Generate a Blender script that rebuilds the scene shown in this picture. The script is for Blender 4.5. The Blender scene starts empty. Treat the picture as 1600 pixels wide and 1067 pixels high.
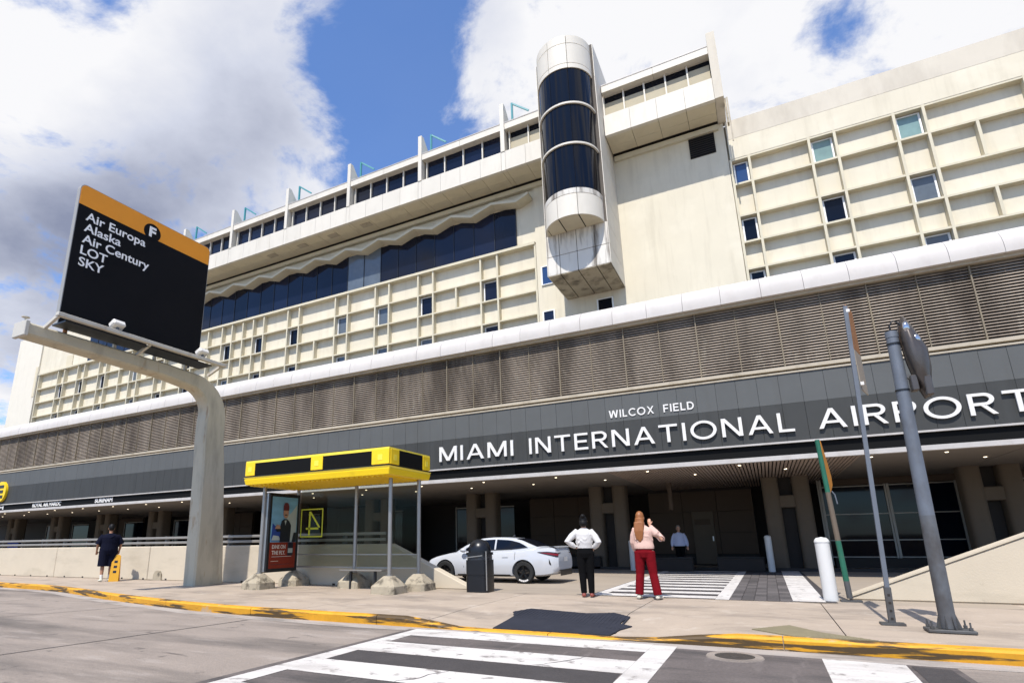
import bpy, bmesh, math, random
from mathutils import Vector, Matrix
random.seed(7)
scene = bpy.context.scene
COL = scene.collection

# ---------------------------------------------------------------- camera, sky, sun, exposure
# solved from the facade's vanishing points; world: X along the facade, Y towards the building, Z up, metres
CAM = Vector((0.0, 0.0, 1.2))
ROT = Matrix(((0.8824564, 0.1285602, 0.4524853),
              (0.4702088, -0.2140809, -0.8561968),
              (-0.0132043, 0.9683190, -0.2493672)))
cd = bpy.data.cameras.new('camera'); cam = bpy.data.objects.new('camera', cd); COL.objects.link(cam)
cam.matrix_world = Matrix.Translation(CAM) @ ROT.to_4x4()
cd.sensor_fit = 'HORIZONTAL'; cd.sensor_width = 36.0; cd.lens = 880.2 / 1600 * 36
cd.shift_x = (800 - 716.6) / 1600; cd.shift_y = (617.9 - 533.5) / 1600
cd.clip_start = 0.05; cd.clip_end = 3000
scene.camera = cam

SUN_EL = math.radians(57.0)
SUN_DX = -0.045                      # sideways drift of shadows per metre of depth
sd = Vector((-SUN_DX, -1, 0)).normalized() * math.cos(SUN_EL) + Vector((0, 0, math.sin(SUN_EL)))   # towards the sun
sl = bpy.data.lights.new('sun', 'SUN'); sl.energy = 5.0; sl.angle = math.radians(0.53); sl.color = (1.0, 0.955, 0.89)
so = bpy.data.objects.new('sun', sl); COL.objects.link(so)
so.rotation_euler = sd.to_track_quat('Z', 'Y').to_euler(); so.location = (0, -20, 60)

world = bpy.data.worlds.new('World'); scene.world = world; world.use_nodes = True
wt = world.node_tree; wt.nodes.clear()
def wn(t, **k):
    n = wt.nodes.new(t)
    for a, b in k.items(): setattr(n, a, b)
    return n
def wmath(op, a, b=None, clamp=False):
    n = wn('ShaderNodeMath', operation=op, use_clamp=clamp)
    for i, v in enumerate((a, b)):
        if v is None: continue
        if isinstance(v, (int, float)): n.inputs[i].default_value = v
        else: wt.links.new(v, n.inputs[i])
    return n.outputs[0]
sky = wn('ShaderNodeTexSky', sky_type='NISHITA', sun_disc=False)
sky.sun_elevation = SUN_EL; sky.sun_rotation = math.atan2(sd.x, sd.y)
sky.air_density = 1.0; sky.dust_density = 0.3; sky.ozone_density = 2.0
skyb = wn('ShaderNodeVectorMath', operation='MULTIPLY'); skyb.inputs[1].default_value = (0.105, 0.148, 0.205)
wt.links.new(sky.outputs[0], skyb.inputs[0])
tc = wn('ShaderNodeTexCoord'); sep = wn('ShaderNodeSeparateXYZ'); wt.links.new(tc.outputs['Generated'], sep.inputs[0])
zz = wmath('ADD', wmath('MAXIMUM', sep.outputs[2], 0.0), 0.22)
px = wmath('DIVIDE', sep.outputs[0], zz); py = wmath('DIVIDE', sep.outputs[1], zz)
cmb = wn('ShaderNodeCombineXYZ'); wt.links.new(px, cmb.inputs[0]); wt.links.new(py, cmb.inputs[1])
n1 = wn('ShaderNodeTexNoise'); n1.inputs['Scale'].default_value = 3.6; n1.inputs['Detail'].default_value = 10; n1.inputs['Roughness'].default_value = 0.62
n1.inputs['Distortion'].default_value = 0.25
wt.links.new(cmb.outputs[0], n1.inputs['Vector'])
# a break in the cloud deck (blue sky) over the hotel, cloud elsewhere broken by noise
def gap(cx, cy, ax, ay, rot):
    dx = wmath('SUBTRACT', px, cx); dy = wmath('SUBTRACT', py, cy)
    c, s = math.cos(rot), math.sin(rot)
    u = wmath('DIVIDE', wmath('ADD', wmath('MULTIPLY', dx, c), wmath('MULTIPLY', dy, s)), ax)
    v = wmath('DIVIDE', wmath('SUBTRACT', wmath('MULTIPLY', dy, c), wmath('MULTIPLY', dx, s)), ay)
    r2 = wmath('ADD', wmath('MULTIPLY', u, u), wmath('MULTIPLY', v, v))
    return wmath('POWER', 2.718, wmath('MULTIPLY', r2, -1.0))
gsum = wmath('ADD', gap(-0.43, 0.64, 0.34, 0.125, 2.14), wmath('ADD', wmath('MULTIPLY', gap(0.19, 0.865, 0.12, 0.035, 0.9), 0.45), wmath('MULTIPLY', gap(0.30, 0.93, 0.10, 0.03, 0.5), 0.3)))
csum = wmath('ADD', gap(-1.25, 0.55, 1.35, 0.62, 2.85), gap(0.15, 0.85, 0.45, 0.22, 0.5))
dens = wmath('ADD', wmath('SUBTRACT', wmath('MULTIPLY', wmath('SUBTRACT', n1.outputs['Fac'], 0.5), 1.25), wmath('MULTIPLY', gsum, 0.36)), wmath('ADD', wmath('MULTIPLY', csum, 0.22), 0.34))
mr = wn('ShaderNodeMapRange', interpolation_type='SMOOTHSTEP'); mr.inputs['From Min'].default_value = 0.31; mr.inputs['From Max'].default_value = 0.50; mr.inputs['To Min'].default_value = 0.05
wt.links.new(dens, mr.inputs['Value'])
n2 = wn('ShaderNodeTexNoise'); n2.inputs['Scale'].default_value = 2.2; n2.inputs['Detail'].default_value = 6; n2.inputs['Roughness'].default_value = 0.48
mp = wn('ShaderNodeMapping'); mp.inputs['Location'].default_value = (3.1, 1.7, 0.4)
wt.links.new(cmb.outputs[0], mp.inputs[0]); wt.links.new(mp.outputs[0], n2.inputs['Vector'])
thick = wmath('ADD', wmath('ADD', wmath('MULTIPLY', n2.outputs['Fac'], 0.55), 0.20), wmath('ADD', wmath('MULTIPLY', dens, 0.14), wmath('SUBTRACT', wmath('MULTIPLY', gap(-1.25, 0.66, 0.75, 0.22, -0.08), 0.24), wmath('MULTIPLY', gap(-0.80, 0.36, 0.35, 0.16, 0.0), 0.12))))
cr = wn('ShaderNodeValToRGB'); cr.color_ramp.elements[0].position = 0.505; cr.color_ramp.elements[0].color = (0.83, 0.83, 0.85, 1)
cr.color_ramp.elements[1].position = 0.80; cr.color_ramp.elements[1].color = (0.24, 0.27, 0.38, 1)
e = cr.color_ramp.elements.new(0.63); e.color = (0.58, 0.61, 0.71, 1)
wt.links.new(thick, cr.inputs[0])
mix = wn('ShaderNodeMix', data_type='RGBA'); wt.links.new(mr.outputs[0], mix.inputs[0]); wt.links.new(skyb.outputs[0], mix.inputs[6]); wt.links.new(cr.outputs[0], mix.inputs[7])
bg = wn('ShaderNodeBackground'); wt.links.new(mix.outputs[2], bg.inputs[0]); bg.inputs[1].default_value = 1.0
wo = wn('ShaderNodeOutputWorld'); wt.links.new(bg.outputs[0], wo.inputs[0])

vs = scene.view_settings; vs.view_transform = 'Standard'; vs.look = 'None'; vs.exposure = 0.2; vs.gamma = 1.0; vs.use_curve_mapping = False
scene.render.engine = 'CYCLES'; scene.cycles.max_bounces = 6; scene.cycles.transparent_max_bounces = 8

# ---------------------------------------------------------------- materials
MATS = {}
def mat(name, col, rough=0.7, metal=0.0, var=0.10, scale=1.5, bump=0.0, bscale=40, rnd=0.0, spec=0.5,
        stain=None, emit=None, fine=0.0, stretch=(1, 1, 1), fsc=70):
    """col linear RGB; var: tone variation by world-space noise; stain=(col, amount, scale, (sx,sy,sz), lo, hi)"""
    m = bpy.data.materials.new(name); m.use_nodes = True; nt = m.node_tree; b = nt.nodes['Principled BSDF']
    L = nt.links.new
    b.inputs['Roughness'].default_value = rough; b.inputs['Metallic'].default_value = metal
    b.inputs['Specular IOR Level'].default_value = spec
    if emit:
        b.inputs['Emission Color'].default_value = (*emit[0], 1); b.inputs['Emission Strength'].default_value = emit[1]
    b.inputs['Base Color'].default_value = (*col, 1)
    geo = nt.nodes.new('ShaderNodeNewGeometry')
    def noise(sc, det=5, st=(1, 1, 1)):
        mp = nt.nodes.new('ShaderNodeMapping'); mp.inputs['Scale'].default_value = st
        L(geo.outputs['Position'], mp.inputs[0])
        n = nt.nodes.new('ShaderNodeTexNoise'); n.inputs['Scale'].default_value = sc; n.inputs['Detail'].default_value = det
        n.inputs['Roughness'].default_value = 0.62
        L(mp.outputs[0], n.inputs['Vector']); return n.outputs['Fac']
    cur = None
    if var or rnd or fine:
        hs = nt.nodes.new('ShaderNodeHueSaturation'); hs.inputs['Color'].default_value = (*col, 1)
        a = nt.nodes.new('ShaderNodeMath'); a.operation = 'MULTIPLY_ADD'; a.inputs[1].default_value = var * 3.2; a.inputs[2].default_value = 1 - var * 1.6
        L(noise(scale, 6, stretch), a.inputs[0]); v = a.outputs[0]
        if fine:
            f = nt.nodes.new('ShaderNodeMath'); f.operation = 'MULTIPLY_ADD'; f.inputs[1].default_value = fine * 3; f.inputs[2].default_value = -fine * 1.5
            L(noise(fsc, 3), f.inputs[0]); s = nt.nodes.new('ShaderNodeMath'); s.operation = 'ADD'; L(v, s.inputs[0]); L(f.outputs[0], s.inputs[1]); v = s.outputs[0]
        if rnd:
            oi = nt.nodes.new('ShaderNodeObjectInfo')
            r = nt.nodes.new('ShaderNodeMath'); r.operation = 'MULTIPLY_ADD'; r.inputs[1].default_value = 2 * rnd; r.inputs[2].default_value = -rnd
            L(oi.outputs['Random'], r.inputs[0])
            s = nt.nodes.new('ShaderNodeMath'); s.operation = 'ADD'; L(v, s.inputs[0]); L(r.outputs[0], s.inputs[1]); v = s.outputs[0]
        L(v, hs.inputs['Value']); cur = hs.outputs[0]
    for st in ([stain] if stain and not isinstance(stain, list) else (stain or [])):
        scol, amt, ssc, sst, lo, hi = st
        mr = nt.nodes.new('ShaderNodeMapRange'); mr.inputs['From Min'].default_value = lo; mr.inputs['From Max'].default_value = hi
        mr.inputs['To Max'].default_value = amt; L(noise(ssc, 7, sst), mr.inputs['Value'])
        mx = nt.nodes.new('ShaderNodeMix'); mx.data_type = 'RGBA'; L(mr.outputs[0], mx.inputs[0])
        if cur: L(cur, mx.inputs[6])
        else: mx.inputs[6].default_value = (*col, 1)
        mx.inputs[7].default_value = (*scol, 1); cur = mx.outputs[2]
    if cur: L(cur, b.inputs['Base Color'])
    if bump:
        bp = nt.nodes.new('ShaderNodeBump'); bp.inputs['Strength'].default_value = bump; bp.inputs['Distance'].default_value = 0.02
        L(noise(bscale, 4), bp.inputs['Height']); L(bp.outputs[0], b.inputs['Normal'])
    MATS[name] = m; return m
DIRT = (0.30, 0.25, 0.17)
mat('cream', (0.635, 0.575, 0.445), 0.85, var=0.06, scale=0.6, bump=0.15, bscale=25, stain=[(DIRT, 0.24, 1.3, (2.2, 1.6, 0.18), 0.50, 0.74), ((0.80, 0.74, 0.60), 0.35, 0.5, (1, 1, 1), 0.5, 0.7)])
mat('cream_trim', (0.58, 0.525, 0.39), 0.8, var=0.06, scale=1, stain=(DIRT, 0.28, 1.6, (1.5, 1.5, 0.5), 0.5, 0.8))
mat('parapet', (0.58, 0.525, 0.43), 0.85, var=0.06, scale=0.7, bump=0.1, stain=((0.40, 0.35, 0.28), 0.55, 0.9, (1.3, 1.3, 0.4), 0.46, 0.72))
mat('end_white', (0.66, 0.61, 0.51), 0.8, var=0.04, stain=(DIRT, 0.15, 1.2, (1.6, 1.6, 0.25), 0.52, 0.75))
mat('white_panel', (0.63, 0.585, 0.50), 0.6, var=0.05, rnd=0.03, stain=(DIRT, 0.22, 1.5, (2, 2, 0.4), 0.52, 0.8))
mat('soffit_panel', (0.60, 0.53, 0.38), 0.8, var=0.06, rnd=0.03, stain=(DIRT, 0.3, 1.2, (1, 1, 1), 0.5, 0.8))
mat('stained_panel', (0.62, 0.585, 0.52), 0.65, var=0.05, rnd=0.03, stain=((0.10, 0.075, 0.05), 0.85, 1.5, (2.4, 2.4, 0.28), 0.48, 0.66))
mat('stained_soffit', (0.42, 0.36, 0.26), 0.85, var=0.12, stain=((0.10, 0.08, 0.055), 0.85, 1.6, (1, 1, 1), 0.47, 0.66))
mat('joint', (0.10, 0.085, 0.07), 0.9, var=0.1)
mat('cove', (0.52, 0.488, 0.455), 0.85, spec=0.2, var=0.06, rnd=0.035, stain=((0.40, 0.36, 0.33), 0.45, 1.3, (1.5, 1.5, 0.6), 0.5, 0.8))
mat('louver', (0.30, 0.245, 0.19), 0.7, var=0.14, scale=0.9, stain=[((0.09, 0.068, 0.05), 0.8, 0.6, (1.4, 1.0, 0.30), 0.43, 0.64), ((0.62, 0.55, 0.42), 0.4, 2.4, (3, 1, 0.4), 0.58, 0.75)])
mat('louver_post', (0.19, 0.155, 0.105), 0.7, var=0.12, stain=((0.25, 0.2, 0.12), 0.5, 2, (1, 1, 0.5), 0.5, 0.7))
mat('roof_gravel', (0.13, 0.12, 0.11), 0.95, var=0.15, scale=3, bump=0.5)
mat('dark_void', (0.025, 0.02, 0.017), 0.9, var=0.0)
mat('beige_trim', (0.40, 0.345, 0.26), 0.6, var=0.1, stain=((0.2, 0.16, 0.1), 0.5, 2.5, (1, 1, 1), 0.52, 0.7))
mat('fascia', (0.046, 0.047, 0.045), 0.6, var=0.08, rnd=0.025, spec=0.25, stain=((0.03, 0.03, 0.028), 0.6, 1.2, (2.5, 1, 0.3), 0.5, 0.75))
mat('fascia_reflection', (0.092, 0.095, 0.093), 0.6, var=0.07, rnd=0.025, spec=0.25, stain=((0.085, 0.085, 0.08), 0.6, 1.2, (2.5, 1, 0.3), 0.5, 0.75))  # paler copy of fascia: the upper tier's reflection put into the colour
mat('white_trim', (0.46, 0.43, 0.40), 0.5, var=0.12, stain=((0.3, 0.26, 0.22), 0.5, 2.0, (1, 1, 1), 0.5, 0.72))
mat('black_band', (0.005, 0.005, 0.005), 0.7, var=0.0, spec=0.12)
mat('letter_white', (0.68, 0.655, 0.615), 0.45, var=0.02)
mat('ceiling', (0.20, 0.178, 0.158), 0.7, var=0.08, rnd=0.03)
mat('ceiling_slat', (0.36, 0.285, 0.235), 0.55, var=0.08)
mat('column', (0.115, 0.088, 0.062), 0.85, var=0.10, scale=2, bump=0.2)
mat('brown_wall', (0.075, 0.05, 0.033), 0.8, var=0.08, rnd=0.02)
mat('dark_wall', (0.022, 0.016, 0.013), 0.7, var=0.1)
mat('alu', (0.40, 0.40, 0.40), 0.35, metal=0.9, var=0.06)
mat('alu_dull', (0.30, 0.28, 0.25), 0.5, metal=0.5, var=0.06)
mat('glass_dark', (0.004, 0.006, 0.012), 0.05, var=0.0, spec=0.22)
mat('glass_navy', (0.006, 0.009, 0.022), 0.08, var=0.3, scale=0.8, rnd=0.45, spec=0.32)
mat('glass_blue', (0.02, 0.05, 0.14), 0.05, var=0.0, spec=0.7)
mat('glass_green', (0.20, 0.30, 0.28), 0.12, var=0.2, scale=2, spec=0.6)
mat('glass_grey', (0.10, 0.12, 0.14), 0.08, var=0.2, scale=2, spec=0.6)
mat('blind', (0.44, 0.385, 0.27), 0.8, var=0.05)
mat('window_white', (0.78, 0.78, 0.77), 0.5, var=0.03)
mat('teal', (0.045, 0.24, 0.27), 0.5, var=0.06)
mat('lamp_lens', (0.9, 0.85, 0.7), 0.4, var=0, emit=((1.0, 0.84, 0.60), 3.0))
mat('road', (0.262, 0.218, 0.183), 0.9, var=0.13, scale=1.1, bump=0.5, bscale=45, fine=0.16, fsc=26,
    stain=[((0.075, 0.065, 0.058), 0.8, 0.40, (0.30, 1.6, 1), 0.47, 0.64), ((0.07, 0.06, 0.053), 0.7, 3.0, (1, 1, 1), 0.63, 0.70), ((0.40, 0.35, 0.31), 0.4, 1.6, (0.5, 2, 1), 0.56, 0.7)])
mat('asphalt', (0.115, 0.096, 0.088), 0.9, var=0.20, scale=2.5, bump=0.6, bscale=50, fine=0.26, fsc=28, stain=[((0.04, 0.036, 0.035), 0.7, 1.0, (0.4, 2, 1), 0.48, 0.62), ((0.2, 0.17, 0.155), 0.5, 2.2, (2.5, 0.5, 1), 0.56, 0.7)])
mat('asphalt_dark', (0.048, 0.042, 0.041), 0.85, var=0.25, scale=3, bump=0.6, bscale=50, fine=0.28, fsc=28)
mat('sidewalk', (0.365, 0.295, 0.228), 0.9, var=0.11, scale=1.1, bump=0.3, bscale=40, fine=0.08, fsc=30, rnd=0.035,
    stain=[((0.17, 0.14, 0.112), 0.7, 0.85, (0.6, 1.4, 1), 0.48, 0.68), ((0.11, 0.095, 0.08), 0.6, 4.0, (1, 1, 1), 0.64, 0.72), ((0.55, 0.48, 0.40), 0.4, 1.7, (1, 1, 1), 0.56, 0.7)])
mat('driveway', (0.31, 0.255, 0.195), 0.9, var=0.09, scale=0.7, bump=0.25, bscale=50, fine=0.05,
    stain=((0.2, 0.17, 0.14), 0.5, 0.6, (0.5, 1.6, 1), 0.5, 0.72))
mat('gutter', (0.34, 0.30, 0.265), 0.9, var=0.14, scale=1.5, bump=0.3, fine=0.12, fsc=26, stain=[((0.11, 0.095, 0.08), 0.7, 1.2, (0.6, 2, 1), 0.5, 0.66)])
mat('paint_white', (0.56, 0.53, 0.495), 0.8, var=0.09, scale=3, fine=0.12, fsc=28, bump=0.4, bscale=40, stain=[((0.15, 0.13, 0.118), 0.8, 4.5, (1, 1, 1), 0.575, 0.66), ((0.30, 0.27, 0.245), 0.5, 1.3, (0.5, 2, 1), 0.48, 0.68)])
mat('kerb_yellow', (0.60, 0.285, 0.010), 0.7, var=0.16, scale=3, fine=0.1, fsc=20, stain=[((0.03, 0.024, 0.016), 0.92, 1.6, (0.40, 1, 7), 0.525, 0.575), ((0.36, 0.31, 0.25), 0.75, 0.9, (0.7, 1, 1), 0.60, 0.64)])
mat('paver', (0.085, 0.075, 0.072), 0.85, var=0.25, scale=3, rnd=0.35)
mat('mat_dark', (0.024, 0.026, 0.036), 0.8, var=0.2, scale=5, spec=0.2)
mat('mat_olive', (0.20, 0.17, 0.10), 0.8, var=0.15, scale=4, stain=((0.4, 0.36, 0.28), 0.5, 3, (1, 1, 1), 0.6, 0.7))
mat('concrete_wall', (0.50, 0.43, 0.325), 0.9, var=0.06, scale=1.2, bump=0.2, bscale=30, stain=[((0.34, 0.29, 0.21), 0.5, 1.1, (0.6, 1, 2.0), 0.52, 0.74), ((0.18, 0.15, 0.1), 0.4, 5, (1, 1, 1), 0.66, 0.74)])
mat('concrete_base', (0.34, 0.29, 0.21), 0.95, var=0.18, scale=4, bump=0.6, bscale=25, stain=[((0.07, 0.058, 0.04), 0.8, 3.4, (1, 1, 1), 0.50, 0.62)])
mat('gantry', (0.47, 0.42, 0.31), 0.65, var=0.06, scale=1.2, stain=[((0.26, 0.14, 0.05), 0.65, 1.6, (2, 2, 0.5), 0.60, 0.70), ((0.19, 0.165, 0.13), 0.45, 1.5, (2, 2, 0.4), 0.5, 0.7)])
mat('gantry_light', (0.50, 0.47, 0.41), 0.6, var=0.05, stain=((0.25, 0.16, 0.08), 0.5, 2, (1, 1, 1), 0.58, 0.7))
mat('sign_edge', (0.28, 0.275, 0.26), 0.5, var=0.05)
mat('sign_black', (0.0045, 0.0045, 0.006), 0.6, var=0.3, scale=0.8, spec=0.12)
mat('sign_orange', (0.78, 0.28, 0.002), 0.5, var=0.05)
mat('sign_text', (0.80, 0.80, 0.80), 0.5, var=0.02)
mat('yellow', (0.82, 0.56, 0.004), 0.45, var=0.05, stain=((0.4, 0.25, 0.01), 0.35, 3, (1, 1, 1), 0.55, 0.75))
mat('stand_yellow', (0.60, 0.30, 0.006), 0.5, var=0.05)
mat('yellow_light', (0.84, 0.66, 0.06), 0.5, var=0.05)
mat('black_plastic', (0.008, 0.008, 0.009), 0.4, var=0.0)
mat('steel', (0.30, 0.285, 0.265), 0.38, metal=0.7, var=0.10, scale=5)
mat('galv', (0.125, 0.14, 0.165), 0.55, metal=0.2, var=0.12, scale=6, stain=((0.06, 0.055, 0.05), 0.65, 2.5, (1, 1, 0.5), 0.53, 0.72))
mat('galv_mid', (0.105, 0.112, 0.122), 0.6, metal=0.2, var=0.18, scale=5, stain=((0.045, 0.035, 0.028), 0.6, 3, (1, 1, 0.6), 0.5, 0.7))
mat('galv_dark', (0.085, 0.085, 0.085), 0.6, metal=0.3, var=0.2, scale=6, stain=((0.05, 0.035, 0.025), 0.6, 3, (1, 1, 0.6), 0.5, 0.7))
mat('rust', (0.25, 0.10, 0.025), 0.8, var=0.2, scale=6)
mat('sign_back', (0.32, 0.27, 0.21), 0.5, metal=0.3, var=0.1)
mat('green_paint', (0.010, 0.105, 0.06), 0.5, var=0.15, scale=5, stain=((0.12, 0.1, 0.07), 0.6, 6, (1, 1, 1), 0.58, 0.7))
mat('brown_pole', (0.13, 0.10, 0.072), 0.6, metal=0.2, var=0.15, scale=5)
mat('orange_plate', (0.50, 0.19, 0.012), 0.55, var=0.2, scale=5, stain=((0.18, 0.08, 0.02), 0.6, 5, (1, 1, 1), 0.5, 0.7))
mat('bollard_white', (0.60, 0.59, 0.565), 0.45, var=0.05, stain=((0.4, 0.37, 0.33), 0.35, 4, (1, 1, 0.4), 0.56, 0.75))
mat('chrome', (0.55, 0.55, 0.56), 0.12, metal=1.0, var=0.15, scale=8)
mat('lamp_body', (0.10, 0.085, 0.075), 0.35, metal=0.6, var=0.2, scale=5)
mat('bin', (0.006, 0.0065, 0.009), 0.32, var=0.2, scale=4, spec=0.4)
mat('bin_bag', (0.02, 0.021, 0.026), 0.25, var=0.2, bump=0.5, bscale=12)
mat('car_paint', (0.46, 0.47, 0.49), 0.14, var=0.02, spec=0.7)
mat('car_black', (0.007, 0.007, 0.008), 0.35, var=0.0)
mat('tyre', (0.012, 0.012, 0.012), 0.8, var=0.1)
mat('rim', (0.016, 0.016, 0.017), 0.25, metal=0.6, var=0.0)
mat('tail_red', (0.16, 0.006, 0.008), 0.15, var=0.0)
mat('skin', (0.50, 0.27, 0.175), 0.6, var=0.03)
mat('skin_tan', (0.34, 0.17, 0.10), 0.6, var=0.03)
mat('hair_black', (0.005, 0.0045, 0.0045), 0.55, var=0.1, scale=30, spec=0.2)
mat('hair_auburn', (0.24, 0.085, 0.022), 0.5, var=0.30, scale=16, stretch=(5, 5, 0.4))
mat('hair_grey', (0.22, 0.19, 0.17), 0.7, var=0.1)
mat('cloth_white', (0.55, 0.53, 0.51), 0.9, var=0.10, scale=9, bump=0.5, bscale=10)
mat('cloth_pink', (0.58, 0.385, 0.32), 0.9, var=0.06, scale=10, bump=0.5, bscale=10, stain=((0.45, 0.22, 0.2), 0.5, 22, (1, 1, 1), 0.62, 0.68))
mat('cloth_red', (0.145, 0.004, 0.008), 0.9, var=0.18, scale=9, bump=0.6, bscale=10, spec=0.1)
mat('cloth_black', (0.004, 0.004, 0.0045), 0.9, var=0.1, bump=0.4, bscale=10, spec=0.08)
mat('cloth_navy', (0.006, 0.007, 0.017), 0.9, var=0.1, bump=0.4, bscale=8, spec=0.08)
mat('cloth_blue', (0.46, 0.50, 0.68), 0.9, var=0.05, bump=0.4, bscale=10)
mat('shoe_white', (0.56, 0.53, 0.43), 0.7, var=0.05)
mat('shoe_red', (0.22, 0.05, 0.035), 0.5, var=0.1)
mat('poster_sky', (0.16, 0.34, 0.46), 0.3, var=0.25, scale=2.0, stretch=(1, 1, 3))
mat('poster_pale', (0.36, 0.40, 0.36), 0.3, var=0.15, scale=2)
mat('poster_red', (0.20, 0.028, 0.014), 0.4, var=0.08, spec=0.2)
mat('poster_dark', (0.010, 0.011, 0.018), 0.3, var=0.1)
mat('poster_blue', (0.02, 0.05, 0.22), 0.3, var=0.1)
mat('poster_skin', (0.36, 0.20, 0.12), 0.4, var=0.1)
mat('poster_hat', (0.10, 0.012, 0.014), 0.4, var=0.1)
mat('poster_text', (0.52, 0.47, 0.40), 0.4, var=0.05)
mat('lime', (0.50, 0.52, 0.03), 0.5, var=0.05)
mat('blue_plastic', (0.012, 0.04, 0.30), 0.5, var=0.1)
mat('iron', (0.07, 0.062, 0.055), 0.6, metal=0.5, var=0.2, scale=8)
# clear glass: transparent with a Fresnel reflection
gm = bpy.data.materials.new('clear_glass'); gm.use_nodes = True; nt = gm.node_tree; nt.nodes.clear()
tr = nt.nodes.new('ShaderNodeBsdfTransparent'); tr.inputs[0].default_value = (0.80, 0.82, 0.78, 1)
gl = nt.nodes.new('ShaderNodeBsdfGlossy'); gl.inputs['Roughness'].default_value = 0.03; gl.inputs['Color'].default_value = (0.9, 0.95, 0.9, 1)
fr = nt.nodes.new('ShaderNodeFresnel'); fr.inputs[0].default_value = 1.14
ms = nt.nodes.new('ShaderNodeMixShader'); ou = nt.nodes.new('ShaderNodeOutputMaterial')
nt.links.new(fr.outputs[0], ms.inputs[0]); nt.links.new(tr.outputs[0], ms.inputs[1]); nt.links.new(gl.outputs[0], ms.inputs[2]); nt.links.new(ms.outputs[0], ou.inputs[0])
MATS['clear_glass'] = gm

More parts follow.
